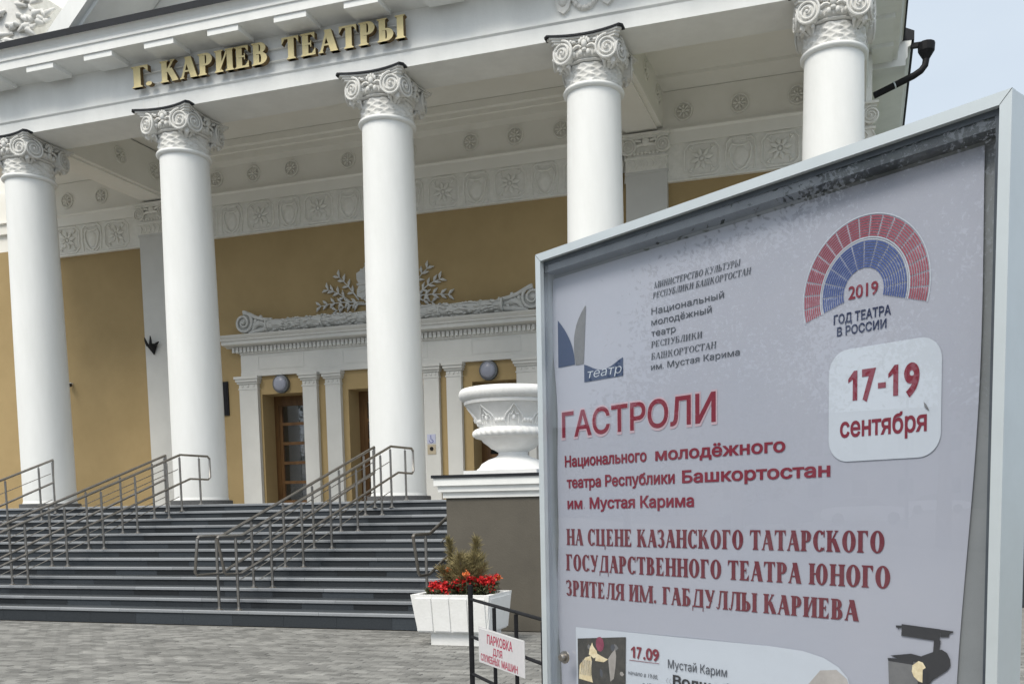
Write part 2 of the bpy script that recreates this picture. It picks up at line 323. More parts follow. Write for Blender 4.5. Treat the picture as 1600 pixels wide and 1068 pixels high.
# sans text: Blender's built-in font turned into a mesh
def sans(text, bold=0.0):
    """outlines of the built-in font, each contour filled on its own (overlapping strokes stay solid)"""
    from mathutils.geometry import interpolate_bezier
    cu_ = bpy.data.curves.new('tmp', 'FONT'); cu_.body = text; cu_.size = 1
    ob = bpy.data.objects.new('tmp', cu_); COL.objects.link(ob)
    bpy.context.view_layer.update(); dg = bpy.context.evaluated_depsgraph_get()
    oe = ob.evaluated_get(dg); cv = oe.to_curve(dg, apply_modifiers=False); polys = []
    for sp in cv.splines:
        bp = sp.bezier_points; n = len(bp); pts = []
        for i in range(n):
            p, q = bp[i], bp[(i+1) % n]
            straight = (p.handle_right-p.co).cross(q.co-p.co).length < 1e-5 and (q.handle_left-q.co).cross(q.co-p.co).length < 1e-5
            pts += [Vector((c.x, c.y)) for c in interpolate_bezier(p.co, p.handle_right, q.handle_left, q.co, 2 if straight else 6)[:-1]]
        cl = []
        for c in pts:
            if not cl or (c-cl[-1]).length > 1e-4: cl.append(c)
        if len(cl) > 1 and (cl[0]-cl[-1]).length < 1e-4: cl.pop()
        if len(cl) > 2: polys.append(cl)
    oe.to_curve_clear(); bpy.data.objects.remove(ob); bpy.data.curves.remove(cu_)
    area = lambda p: sum(p[i].x*p[(i+1) % len(p)].y-p[(i+1) % len(p)].x*p[i].y for i in range(len(p)))/2
    if not polys: return [(0, 0, 0), (1, 0, 0), (1, 1, 0)], []
    sg = 1 if area(max(polys, key=lambda p: abs(area(p)))) > 0 else -1
    def grow(p):
        if not bold: return p
        n = len(p); out = []
        for i in range(n):
            d0 = (p[i]-p[i-1]).normalized(); d1 = (p[(i+1) % n]-p[i]).normalized()
            n0 = Vector((d0.y, -d0.x))*sg; n1 = Vector((d1.y, -d1.x))*sg; m_ = n0+n1
            m_ = m_.normalized() if m_.length > 1e-6 else n0
            out.append(p[i]+m_*min(bold/max(.35, m_.dot(n0)), bold*2))
        return out
    # horizontal slices, filled where the winding number is not zero
    P_ = [grow(p) for p in polys]; cl = []
    for p in sorted(P_, key=lambda p: min(c.x for c in p)):
        x0, x1 = min(c.x for c in p), max(c.x for c in p)
        if cl and x0 < cl[-1][1]-1e-4: cl[-1][0].append(p); cl[-1][1] = max(cl[-1][1], x1)
        else: cl.append([[p], x1])
    V, F_ = [], []
    for grp, _ in cl:
        ed = []
        for p in grp:
            for i in range(len(p)):
                a_, b_ = p[i-1], p[i]
                if abs(a_.y-b_.y) > 1e-7: ed.append((a_, b_, 1) if a_.y < b_.y else (b_, a_, -1))
        ys = sorted({round(c.y, 5) for p in grp for c in p})
        for y0, y1 in zip(ys, ys[1:]):
            ym = (y0+y1)/2; cs = []
            for a_, b_, w_ in ed:
                if a_.y < ym < b_.y:
                    k = (b_.x-a_.x)/(b_.y-a_.y); cs.append((a_.x+k*(ym-a_.y), a_.x+k*(y0-a_.y), a_.x+k*(y1-a_.y), w_))
            cs.sort(); w0 = 0
            for i, c in enumerate(cs):
                if w0 == 0: st = c
                w0 += c[3]
                if w0 == 0:
                    o = len(V); V += [(st[1], y0, 0), (c[1], y0, 0), (c[2], y1, 0), (st[2], y1, 0)]; F_.append((o, o+1, o+2, o+3))
    return V, F_

# ================================================================== GROUND
g = MB(); g.box(-160, 120, -160, 200, -.60, -.012)
ground = link('ground', g.mesh('ground', m_sand), kind='structure')
pl = .2; pw = .1; gap = .006
pm = MB(); pm.add([(gap/2,gap/2,-.03),(pl-gap/2,gap/2,-.03),(pl-gap/2,pw-gap/2,-.03),(gap/2,pw-gap/2,-.03),
    (gap/2,gap/2,-.004),(pl-gap/2,gap/2,-.004),(pl-gap/2,pw-gap/2,-.004),(gap/2,pw-gap/2,-.004),
    (gap/2+.006,gap/2+.006,0),(pl-gap/2-.006,gap/2+.006,0),(pl-gap/2-.006,pw-gap/2-.006,0),(gap/2+.006,pw-gap/2-.006,0)],
    [(0,1,5,4),(1,2,6,5),(2,3,7,6),(3,0,4,7),(4,5,9,8),(5,6,10,9),(6,7,11,10),(7,4,8,11),(8,9,10,11)])
pave_me = pm.mesh('paver', m_paver)
rnd = random.Random(5); stuff = MB(); n_ind = 0
rows = int((11.79-5.0)/pw)
field = link('pavement', MB().box(-22, 3.5, 4.98, 11.79, -.06, -.009).mesh('pavement', m_sand), kind='structure')
for j in range(rows):
    y = 5.0+j*pw; off = (j % 2)*pl/2
    x = -22+off
    while x < 3.2:
        zt = rnd.uniform(-.003, .002); tilt = rnd.uniform(-.010, .010)
        Mx = Matrix.Translation((x, y, zt)) @ Matrix.Rotation(tilt, 4, 'X') @ Matrix.Rotation(rnd.uniform(-.006, .006), 4, 'Y')
        # the nearest ones in view become objects of their own
        if n_ind < 300 and 9.0 <= y < 9.75 and -8.5 < x < -1.6:
            o = link('paver', pave_me, field, Mx); n_ind += 1
        else: stuff.join(pm, Mx)
        x += pl
link('paver_field', stuff.mesh('paver_field', m_paver), field, kind='stuff')

# ================================================================== STAIRCASE
YB, TR, R0, RS, NS = 11.80, .38, .23, .14, 13
XL, XR = -24.0, -5.60
stair = thing('granite_staircase', 'wide flight of dark granite steps with pale grey nosings leading up to the theatre doors', 'staircase', T(-12, YB, 0))
LZ = R0+RS*12
tread_me = {}; ris_me = {}
r2 = random.Random(3)
for k in range(NS):
    y0 = YB+TR*k; z1 = R0+RS*k; z0 = z1-(R0 if k == 0 else RS)
    yend = y0+TR+.03 if k < 12 else y0+.5
    st = part('step', MB().box(XL, XR, y0+.045, yend+.02, 0 if k == 0 else z0-.05, z1-.052), m_granite, stair)
    # riser slabs
    h = z1-z0-.05; x = XL+r2.uniform(0, .5)-.5
    key = round(h, 3)
    if key not in ris_me: ris_me[key] = MB().box(.0015, .8985, 0, .03, 0, h).mesh('riser_slab', m_granite)
    while x < XR-.3:
        if x > -23: part('riser_slab', ris_me[key], None, st, T(x, y0+.014, z0+.0))
        x += .9
    if k not in tread_me and 'a' not in tread_me:
        tb = MB(); prof = [(-.012, -.044), (0, -.05), (TR+.02, -.05), (TR+.02, 0), (.004, 0), (-.012, -.010)]
        tb.px([(-.012, -.044), (0, -.05), (.035, -.05), (.035, 0), (.004, 0), (-.012, -.010)], .002, 1.198, 0); tb.px([(.0352, -.05), (TR+.02, -.05), (TR+.02, 0), (.0352, 0)], .002, 1.198, 1); tread_me['a'] = tb.mesh('tread_slab', [m_tread, m_topst])
    x = XL+r2.uniform(0, .8)-.8
    while x < XR-.6:
        if x > -23 and x+1.2 < XR+.7: part('tread_slab', tread_me['a'], None, st, T(min(x, XR-1.2), y0, z1 + (0 if x < XR-1.2 else .0015)))
        x += 1.2
land = link('landing', MB().box(-30, 2.6, YB+TR*13-.02, 23, 0, LZ).mesh('landing', m_floor), kind='structure')
link('podium', MB().box(XR+1.62, 2.58, YB+TR*12+.0, YB+TR*13, 0, LZ-.004).box(XR, XR+1.60, YB+TR*12+.0, YB+TR*13, 0, LZ-.004).mesh('podium', m_granite), kind='structure')

# ================================================================== THEATRE
YC = 17.45; CX = [-22.67, -18.37, -14.07, -9.16, -4.855, -.54]
ZB, ZA, ZT = LZ, 9.36, 10.2            # column foot, astragal, architrave underside
YF, YFB = 16.93, 17.92                 # entablature front and back faces
YW = 21.62                             # ochre wall face
MIDX = -11.6
th = thing('theatre_building', 'white colonnaded theatre portico with ochre wall behind tall columns', 'theatre', T(MIDX, YW, 0))

# ---- column meshes (built at origin)
def shaft_mesh():
    pr = [(.575, .0), (.585, .10), (.575, .13), (.565, .17)]
    for i in range(13):
        f = i/12; pr.append((.565-.062*f**1.6, .17+f*(ZA-ZB-.19)))
    pr += [(.503, ZA-ZB-.02)]
    return MB().lathe(pr, seg=56).mesh('shaft', m_col, 40)
shaft_me = shaft_mesh()
plinth_me = MB().lathe([(.64, 0), (.655, .01), (.655, .095), (.645, .105)], seg=56).mesh('plinth', m_plinth, 30)
def neck_rf(a, j, r, z):
    u = a*13/math.pi; v = (z-ZA)/.062
    d = abs(math.sin(u*math.pi/2+v*1.6))**6 + abs(math.sin(u*math.pi/2-v*1.6))**6
    d2 = max(0, math.sin(u*math.pi))*max(0, math.sin(v*3.1))
    return r + .018*min(1, d) + .024*d2
nb = MB(); pr = [(.505+.0*j, ZA+.055+j*.0125) for j in range(27)]
nb.lathe(pr, seg=252, caps=False, rf=neck_rf)
neck_me = nb.mesh('neck_band', m_relief, 60)
ast_me = MB().lathe([(.503, ZA-.03), (.545, ZA-.025), (.57, ZA), (.572, ZA+.02), (.56, ZA+.045), (.52, ZA+.06), (.5, ZA+.062)], seg=56, caps=False).mesh('astragal', m_col, 50)
def ech():
    b = MB(); z = ZA+.40
    b.lathe([(.50, z-.01), (.545, z), (.56, z+.02), (.545, z+.04), (.52, z+.045), (.56, z+.06), (.60, z+.11), (.60, z+.17), (.50, z+.17)], seg=48)
    for i in range(26):
        a = 2*math.pi*i/26; c, s = math.cos(a), math.sin(a)
        b.ball((c*.605, s*.605, z+.115), (.045, .045, .055), 8, 5)
        a2 = a+math.pi/26; b.ball((math.cos(a2)*.59, math.sin(a2)*.59, z+.10), (.014, .014, .05), 5, 4)
    b.lathe([(.40, z+.17), (.46, z+.17), (.50, ZT-.17), (.40, ZT-.17)], seg=32)
    return b.mesh('echinus', m_relief, 45)
ech_me = ech()
def concave_sq(h, dep, ch, n=8):
    pts = []
    for k in range(4):
        a = k*math.pi/2
        for i in range(n+1):
            t = -1+2*i/n; x = t*(h-ch); y = -(h-dep*(1-t*t))
            pts.append((x*math.cos(a)-y*math.sin(a), x*math.sin(a)+y*math.cos(a)))
    return pts
def abacus():
    b = MB()
    for h0, z0, z1 in ((.60, ZT-.165, ZT-.125), (.635, ZT-.125, ZT-.085), (.665, ZT-.085, ZT-.05), (.70, ZT-.05, ZT-.022)):
        b.pz(concave_sq(h0, .12, .07), z0, z1)
    return b.mesh('abacus', m_relief)
aba_me = abacus(); fq = [p for p in concave_sq(.735, .12, .06) if p[1] < -.53]; fq = [(-.735, -.52)]+sorted(fq)+[(.735, -.52)]
fla_me = MB().pz(fq, ZT-.022, ZT+.012).mesh('abacus_flashing', m_flash)
def volute():
    b = MB()
    # a drum facing -Y with a raised spiral
    n = 28
    pr = [(0, -.02), (.15, -.02), (.155, 0), (.15, .16), (0, .16)]
    vs = []; 
    drum = MB().lathe([(.001, -.015), (.175, -.012), (.195, .0), (.185, .05), (.17, .17), (.001, .17)], seg=n, caps=False)
    b.join(drum, Matrix.Rotation(R(90), 4, 'X').inverted())
    sp = []; N = 60; turns = 2.6
    for i in range(N+1):
        f = i/N; a = math.pi*.5 + turns*2*math.pi*f; r = .195*(1-f)**.85+.02
        sp.append((r*math.cos(a), -.02-.022*f, r*math.sin(a)))
    b.tube(sp, [.022*(1-.5*i/N) for i in range(N+1)], 6)
    b.ball((0, -.045, 0), .03, 8, 5)
    return b.mesh('volute', m_relief, 50)
vol_me = volute()
def face_orn():      # palmette and scrolls in the middle of each capital face, facing -Y at y = -.56
    b = MB(); z = ZA+.63; y = -.60
    b.ball((0, y-.03, z+.02), (.055, .05, .07)); b.ball((0, y-.02, z-.075), (.05, .04, .035))
    for a in (-62, -32, 0, 32, 62):
        c, s = math.sin(R(a)), math.cos(R(a)); b.ball((c*.095, y-.02, z+.03+s*.085), (.028, .03, .045), 7, 5)
    for sx in (-1, 1):
        pts = [(sx*(.05+.05*i), y-.01+.004*i, z-.03+.03*math.sin(i*1.1)) for i in range(6)]
        b.tube(pts, [.022, .03, .034, .03, .028, .02], 6)
        b.ball((sx*.20, y+.0, z+.075), (.045, .04, .028), 8, 5); b.ball((sx*.255, y+.0, z+.10), (.03, .03, .028), 8, 5)
    return b.mesh('palmette', m_relief, 60)
orn_me = face_orn()
def leaf_curl():     # acanthus curl below each corner volute
    b = MB(); pts = [(0, -.50, ZA+.30), (0, -.56, ZA+.38), (0, -.64, ZA+.41), (0, -.70, ZA+.38), (0, -.71, ZA+.32), (0, -.68, ZA+.29)]
    b.tube(pts, [.05, .065, .07, .065, .05, .02], 8)
    for sx in (-1, 1):
        b.tube([(sx*.05, -.52, ZA+.28), (sx*.10, -.57, ZA+.36), (sx*.13, -.62, ZA+.37), (sx*.15, -.63, ZA+.31)], [.02, .035, .035, .015], 6)
    return b.mesh('leaf_curl', m_relief, 60)
leaf_me = leaf_curl()
def column(cx):
    c = part('column', shaft_me, None, th, T(cx, YC, ZB))
    P = T(cx, YC, 0)
    part('plinth', plinth_me, None, c, T(cx, YC, ZB)); part('neck_band', neck_me, None, c, P); part('astragal', ast_me, None, c, P)
    part('echinus', ech_me, None, c, P); part('abacus', aba_me, None, c, P); part('abacus_flashing', fla_me, None, c, P)
    for k in range(4):
        Q = P @ Matrix.Rotation(k*math.pi/2, 4, 'Z')
        part('palmette', orn_me, None, c, Q)
        part('leaf_curl', leaf_me, None, c, P @ Matrix.Rotation(k*math.pi/2+math.pi/4, 4, 'Z'))
        for sx in (-1, 1):
            Mx = Q @ Matrix.Translation((sx*.415, -.60, ZA+.545)) @ Matrix.Rotation(sx*R(13), 4, 'Z')
            if sx < 0: Mx = Mx @ Matrix.Scale(-1, 4, (1, 0, 0))
            part('volute', vol_me, None, c, Mx)
for cx in CX: column(cx)

# ---- entablature (front) with right return
XEL, XER = -23.2, 0.0
def entab_profile(yf, yb):   # (y, z), front is yf
    return [(yf, ZT), (yf, 10.47), (yf-.035, 10.50), (yf-.035, 10.535), (yf, 10.545), (yf, 10.56), (yf, 11.22), (yb, 11.22), (yb, ZT)]
part('entablature', MB().px([(a, b) for a, b in entab_profile(YF, YFB)][::-1], XEL, XER), m_white, th)
# thin panel joints on the architrave
for x in (-14.62, -14.25): part('panel_joint', MB().box(x, x+.008, YF-.004, YF, ZT+.005, 10.46), m_inner, th)
OV = .63
corn = [(YF, 11.22), (YF-OV, 11.25), (YF-OV, 11.42), (YF-OV-.03, 11.425), (YF-OV-.03, 11.465), (YF-OV-.02, 11.48), (YF-OV-.035, 11.53), (YF-OV-.08, 11.59), (YF-OV-.11, 11.62), (YFB, 11.62), (YFB, 11.22)]
part('cornice', MB().px(corn[::-1], XEL-.5, XER+OV), m_white, th)
part('cornice_flashing', MB().px([(YF-OV-.145, 11.60), (YF-OV-.145, 11.74), (YFB, 11.80), (YFB, 11.62), (YF-OV-.12, 11.622)][::-1], XEL-.5, XER+OV+.13), m_flash, th)
mut = MB().box(-.36, .36, YF-OV+.03, YF-.10, 11.135, 11.2455).mesh('mutule', m_white)
x = -9.05+1.535*6
while x > XEL:
    if x < .4: part('mutule', mut, None, th, T(x, 0, 0))
    x -= 1.535
# frieze wreaths above the fourth visible column
def rosette_mb(r, petals=8, dep=.04):
    b = MB(); ring = [(r*math.cos(2*math.pi*i/28), 0, r*math.sin(2*math.pi*i/28)) for i in range(28)]
    b.tube(ring, r*.13, 6, True)
    for i in range(petals):
        a = 2*math.pi*i/petals; c, s = math.cos(a), math.sin(a)
        b.tube([(c*r*.22, -.01, s*r*.22), (c*r*.5, -.022, s*r*.5), (c*r*.78, -.008, s*r*.78)], [r*.08, r*.15, r*.05], 6)
    b.ball((0, -.02, 0), (r*.2, r*.2, r*.2), 10, 6); return b
wre = MB()
wre.tube([(.23*math.cos(a*math.pi/12), 0, .26*math.sin(a*math.pi/12)) for a in range(24)], .05, 7, True)
for a in range(16): wre.ball((.23*math.cos(a*math.pi/8), -.03, .26*math.sin(a*math.pi/8)), (.045, .04, .045), 7, 5)
wre_me = wre.mesh('wreath', m_relief, 60)
shb = MB(); shb.py([(-.14, .22), (-.17, .0), (-.10, -.2), (0, -.27), (.10, -.2), (.17, 0), (.14, .22)][::-1], -.05, .02); shb.ball((0, -.05, 0), (.10, .05, .15))
shb_me = shb.mesh('shield', m_relief, 40)
part('wreath', wre_me, None, th, T(-4.84, YF-.02, 10.92)); part('shield', shb_me, None, th, T(-5.25, YF-.02, 10.87)); part('shield', shb_me, None, th, T(-4.42, YF-.02, 10.90))

# right side return of the entablature, cornice, mutules, gutter
def side(prof, xf): return [(xf-(p[0]-YF), p[1]) for p in prof]     # front offset becomes +X offset
ent_s = [(XER-.0, ZT), (XER, 10.47), (XER+.035, 10.50), (XER+.035, 10.535), (XER, 10.545), (XER, 11.22), (-.99, 11.22), (-.99, ZT)]
part('side_entablature', MB().py(ent_s[::-1], YFB+.002, 21.6), m_white, th)
corn_s = [(XER-(a-YF), b) for a, b in corn[:-2]]+[(-.9, 11.62), (-.9, 11.225)]
part('side_cornice', MB().py(corn_s, YFB+.002, 22.19), m_white, th)
part('side_gutter', MB().py([(OV+.145, 11.60), (OV+.145, 11.74), (-.9, 11.80), (-.9, 11.625), (OV+.11, 11.622)], YFB+.001, 22.19), m_flash, th)
muts = MB().box(.10, OV-.10, -.355, .355, 11.155, 11.245).mesh('mutule', m_white)
for i in range(4): part('mutule', muts, None, th, T(0, 18.1+1.2*i, 0))

# beams from columns 2 and 5 to the wall, with rosettes on their flanks
ros_me = rosette_mb(.19).mesh('rosette', m_innerrel, 50)
for bx in (-18.37, -4.855):
    bm = part('ceiling_beam', MB().box(bx-.47, bx+.47, YFB+.002, 21.59, ZT+.05, 11.28).box(bx-.36, bx+.36, YFB+.002, 21.59, ZT, ZT+.06), m_inner, th)
    for i in range(3):
        for sx in (-1, 1):
            part('rosette', ros_me, None, bm, T(bx+sx*.475, 18.6+1.2*i, 10.75, sx*R(90)))
# ceiling of the middle bay and of the end bays
part('ceiling', MB().box(-17.9, -5.325, YFB+.002, 21.6, 11.30, 11.6).box(-17.9, -5.325, YFB+.002, YFB+.35, 11.12, 11.31), m_inner, th)
def end_ceiling(x0, x1):
    b = MB().box(x0, x1, YFB+.002, 21.6, 11.10, 11.5)
    b.box(x0, x1, YFB+.002, 18.3, 10.95, 11.11).box(x0, x1, 20.9, 21.6, 11.03, 11.105).box(x0, x1, 19.6, 20.2, 11.06, 11.105)
    return part('ceiling', b, m_inner, th)
end_ceiling(-4.385, -.99); end_ceiling(-22.9, -18.84)

# ---- back wall with three door openings
D = [(-15.33, -13.99), (-12.72, -10.48), (-9.24, -7.88)]; DZ = 4.88
wall = MB(); xs = [-30]+[v for d in D for v in d]+[.12]
for i in range(0, len(xs), 2): wall.box(xs[i], xs[i+1], YW, YW+.75, LZ-.3, DZ)
wall.box(-30, .12, YW, YW+.75, DZ, 9.4)
part('wall', wall, m_ochre, th)
part('upper_wall', MB().box(-30, .12, YW+.001, YW+.75, 9.4, 12.2), m_inner, th)
part('side_wall', MB().box(-.6, .121, YW+.75, 36, 0, 11.3), m_white, th)
# frieze band (relief), plain band and moulded strips on the wall
def strip(name, x0, x1, y, z0, z1, m=m_inner): return part(name, MB().box(x0, x1, y, YW-.0005, z0, z1), m, th)
oct_b = MB(); a, b_, c = .40, .345, .12
o8 = [(-a+c, b_), (a-c, b_), (a, b_-c), (a, -b_+c), (a-c, -b_), (-a+c, -b_), (-a, -b_+c), (-a, b_-c)]
oct_b.tube([(x, 0, z) for x, z in o8], .032, 6, True); oct_b.tube([(x*.86, .005, z*.86) for x, z in o8], .014, 5, True)
oct_me = oct_b.mesh('octagon_frame', m_innerrel, 50)
fl = MB()
for i in range(8):
    an = 2*math.pi*i/8+.2; cs, sn = math.cos(an), math.sin(an)
    fl.tube([(cs*.08, -.01, sn*.08), (cs*.17, -.03, sn*.16), (cs*.27, -.01, sn*.24)], [.03, .06, .015], 6)
fl.tube([(.085*math.cos(i*math.pi/8), -.02, .085*math.sin(i*math.pi/8)) for i in range(16)], .02, 6, True); fl.ball((0, -.02, 0), .045, 8, 5)
for sx in (-1, 1):
    for sz in (-1, 1): fl.tube([(sx*.2, 0, sz*.17), (sx*.27, -.02, sz*.25), (sx*.22, -.02, sz*.27), (sx*.2, 0, sz*.23)], [.02, .035, .03, .01], 6)
fl_me = fl.mesh('leaf_rosette', m_innerrel, 60)
shd = MB(); so_ = [(-.19, .24), (-.25, .12), (-.20, -.12), (-.11, -.27), (0, -.33), (.11, -.27), (.20, -.12), (.25, .12), (.19, .24), (.08, .20), (-.08, .20)]
shd.tube([(x, -.01, z) for x, z in so_], .03, 6, True); shd.ball((0, .03, -.03), (.16, .075, .22), 12, 8)
for sx in (-1, 1):
    shd.tube([(sx*.30, 0, -.33), (sx*.33, 0, 0), (sx*.31, 0, .28), (sx*.22, -.01, .36), (sx*.14, -.01, .34), (sx*.16, -.01, .28)], [.02, .026, .026, .034, .03, .015], 6)
    shd.tube([(0, 0, -.36), (sx*.14, 0, -.35), (sx*.24, 0, -.26)], [.03, .03, .012], 6)
shd.box(-.13, .13, -.03, .03, .30, .37)
shd_me = shd.mesh('shield_ornament', m_innerrel, 60)
FL = Matrix.Scale(.6, 4, (0, 1, 0))
def frieze(x0, x1, frames, shields):
    f = part('wall_frieze', MB().box(x0, x1, YW-.07, YW-.0005, 9.09, 9.86).px([(YW-.10, 9.04), (YW-.10, 9.075), (YW-.085, 9.092), (YW-.001, 9.092), (YW-.001, 9.04)][::-1], x0, x1), m_innerrel, th)
    for x in frames:
        part('octagon_frame', oct_me, None, f, T(x, YW-.078, 9.47) @ FL); part('leaf_rosette', fl_me, None, f, T(x, YW-.078, 9.47) @ FL)
    for x in shields: part('shield_ornament', shd_me, None, f, T(x, YW-.078, 9.46) @ FL)
frieze(-17.88, -5.34, [MIDX+1.75*k for k in range(-3, 4)], [MIDX+1.75*k+.875 for k in range(-3, 3)]+[MIDX-6.03, MIDX+6.03])
frieze(-4.36, -.2, [-3.5, -1.78], [-2.64, -.92]); frieze(-22.9, -18.86, [-19.75, -21.45], [-20.6, -22.3])
part('plain_band', MB().box(-30, .12, YW-.10, YW-.0008, 9.862, 10.11).px([(YW-.17, 10.14), (YW-.17, 10.17), (YW-.10, 10.112), (YW-.001, 10.11), (YW-.001, 10.17)][::-1], -30, .12), m_inner, th)
rb = part('rosette_band', MB().box(-30, .119, YW-.06, YW-.0012, 10.172, 11.02), m_inner, th)
for x in [MIDX+v for v in (-4.8, -3.65, -2.5, -.85, .85, 2.5, 3.65, 4.8)]+[-3.91, -2.66, -1.42, -20.2, -21.4]:
    part('rosette', ros_me, None, rb, T(x, YW-.075, 10.55))
part('cove_cornice', MB().px([(YW-.42, 10.83), (YW-.42, 10.98), (YW-.46, 11.0), (YW-.46, 11.10), (YW-.52, 11.13), (YW-.52, 11.29), (YW-.061, 11.29), (YW-.061, 10.83)][::-1], -17.89, -5.33), m_inner, th)

# ---- big wall pilasters behind columns two and five
def pil_capital(parent, cx, y):
    b = MB(); b.box(cx-.47, cx+.47, y, YW, 9.33, 9.62); b.box(cx-.50, cx+.50, y-.03, YW, 9.60, 9.65); b.box(cx-.52, cx+.52, y-.05, YW, 10.03, 10.09)
    b.box(cx-.56, cx+.56, y-.10, YW, 10.09, 10.14); b.box(cx-.44, cx+.44, y, YW, 9.64, 10.04)
    for i in range(9): b.ball((cx-.36+.09*i, y-.03, 9.72), (.032, .03, .04), 7, 5)
    for i in range(7): b.tube([(cx-.42+.14*i, y-.005, 9.36), (cx-.35+.14*i, y-.02, 9.47), (cx-.42+.14*i, y-.005, 9.58)], .016, 5)
    b.ball((cx, y-.04, 9.95), (.09, .05, .10)); b.tube([(cx-.3, y-.03, 9.86), (cx-.12, y-.04, 9.90), (cx+.12, y-.04, 9.90), (cx+.3, y-.03, 9.86)], .035, 6)
    for s in (-1, 1): b.tube([(cx+s*.1, y-.03, 9.97), (cx+s*.22, y-.04, 10.0), (cx+s*.3, y-.04, 9.96)], [.03, .04, .02], 6)
    c = part('pilaster_capital', b, m_innerrel, parent, smooth=45)
    for s in (-1, 1):
        Mx = T(cx+s*.40, y-.05, 9.86) @ Matrix.Scale(.85, 4)
        if s < 0: Mx = Mx @ Matrix.Scale(-1, 4, (1, 0, 0))
        part('volute', volin_me, None, parent, Mx)
volin_me = vol_me.copy(); volin_me.materials.clear(); volin_me.materials.append(m_innerrel)
for cx in (-18.45, -4.76):
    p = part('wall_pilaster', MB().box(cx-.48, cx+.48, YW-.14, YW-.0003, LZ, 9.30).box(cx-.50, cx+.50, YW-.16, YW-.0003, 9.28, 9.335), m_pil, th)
    pil_capital(p, cx, YW-.15)
# corner pilaster behind column six
p = part('wall_pilaster', MB().box(-.55, .16, YW-.14, YW-.0003, LZ, 9.30), m_pil, th)
pil_capital(p, -.30, YW-.15)

# ---- door surround
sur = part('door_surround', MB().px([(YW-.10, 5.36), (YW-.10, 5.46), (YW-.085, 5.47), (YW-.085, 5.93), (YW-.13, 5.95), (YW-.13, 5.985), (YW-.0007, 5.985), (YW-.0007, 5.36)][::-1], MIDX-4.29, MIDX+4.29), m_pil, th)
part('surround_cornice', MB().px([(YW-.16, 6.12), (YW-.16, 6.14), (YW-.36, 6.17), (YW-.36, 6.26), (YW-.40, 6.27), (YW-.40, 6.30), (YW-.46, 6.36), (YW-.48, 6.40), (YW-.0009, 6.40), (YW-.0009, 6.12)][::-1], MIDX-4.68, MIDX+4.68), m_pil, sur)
part('dentil_bed', MB().box(MIDX-4.40, MIDX+4.40, YW-.13, YW-.0011, 5.987, 6.12), m_inner, sur)
db = MB(); xx = MIDX-4.47
while xx < MIDX+4.45: db.box(xx, xx+.072, YW-.20, YW-.129, 5.99, 6.118); xx += .118
part('dentil_row', db, m_pil, sur)
for px_, w_ in ((-15.68, .57), (-13.80, .42), (-13.11, .44), (-10.31, .42), (-9.69, .40), (-7.75, .55)):
    b = MB().box(px_-w_/2, px_+w_/2, YW-.11, YW-.0005, LZ, 5.02)
    q = part('door_pilaster', b, m_pil, sur)
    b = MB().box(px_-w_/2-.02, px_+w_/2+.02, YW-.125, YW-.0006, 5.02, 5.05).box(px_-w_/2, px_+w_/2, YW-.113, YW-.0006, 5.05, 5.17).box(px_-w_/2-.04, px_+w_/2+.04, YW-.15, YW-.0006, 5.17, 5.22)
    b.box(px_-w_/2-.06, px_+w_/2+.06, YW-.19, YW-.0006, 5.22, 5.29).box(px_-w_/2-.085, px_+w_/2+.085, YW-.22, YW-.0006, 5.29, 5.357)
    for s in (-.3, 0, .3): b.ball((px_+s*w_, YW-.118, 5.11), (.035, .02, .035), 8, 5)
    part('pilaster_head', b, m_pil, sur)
# panels on the surround frieze
for x0, x1 in ((-15.35, -13.95), (-12.8, -10.4), (-9.2, -7.9)):
    b = MB(); 
    for z in (5.53, 5.86): b.box(x0, x1, YW-.095, YW-.084, z, z+.018)
    for x in (x0, x1-.018): b.box(x, x+.018, YW-.094, YW-.084, 5.548, 5.86)
    part('frieze_panel', b, m_pil, sur)
# scrolls and laurel garland on top
def scroll_mb():
    b = MB(); sp = []
    for i in range(50):
        f = i/49; a = R(90)-f*R(720); r = .255*(1-f)**.9+.03
        sp.append((.27+r*math.cos(a)*1.0, -.10-.03*f, .30+r*math.sin(a)))
    b.tube(sp, [.045*(1-.5*i/49) for i in range(50)], 7); b.ball((.27, -.12, .30), .05)
    drum = MB().lathe([(.001, -.06), (.20, -.05), (.22, .10), (.001, .10)], seg=24, caps=False); b.join(drum, Matrix.Translation((.27, -.02, .30)) @ Matrix.Rotation(R(-90), 4, 'X'))
    b.tube([(.27, -.08, .555), (.45, -.09, .52), (.65, -.09, .42), (.85, -.09, .36), (1.05, -.09, .33)], [.05, .05, .05, .05, .05], 7)
    b.tube([(.5, -.05, .06), (.62, -.08, .22), (.8, -.08, .26), (1.0, -.08, .2)], [.05, .08, .07, .03], 7)
    b.tube([(.40, -.05, .04), (.7, -.08, .07), (1.1, -.08, .12)], [.05, .055, .06], 7)
    for i in range(4): b.ball((.62+.1*i, -.07, .33-.05*i), (.06, .05, .07), 8, 5)
    b.ball((.80, -.09, .42), .05, 8, 5); b.tube([(1.12, -.1, -.0), (1.14, -.12, .2), (1.1, -.1, .36)], .05, 7)
    b.py([(.25, .06), (.55, .05), (1.1, .02), (1.1, .33), (.85, .35), (.62, .38), (.42, .42), (.3, .42)], -.06, .0)
    return b
sc_me = scroll_mb().mesh('scroll_ornament', m_pil, 60)
part('scroll_ornament', sc_me, None, sur, T(MIDX-4.33, YW-.10, 6.44)); part('scroll_ornament', sc_me, None, sur, T(MIDX+4.33, YW-.10, 6.44) @ Matrix.Scale(-1, 4, (1, 0, 0)))
gb = MB(); rg = random.Random(8); L0, L1 = MIDX-3.3, MIDX+3.3
gb.tube([(L0+(L1-L0)*i/30, YW-.20, 6.62) for i in range(31)], [.15+.012*math.sin(i*2.1) for i in range(31)], 12)
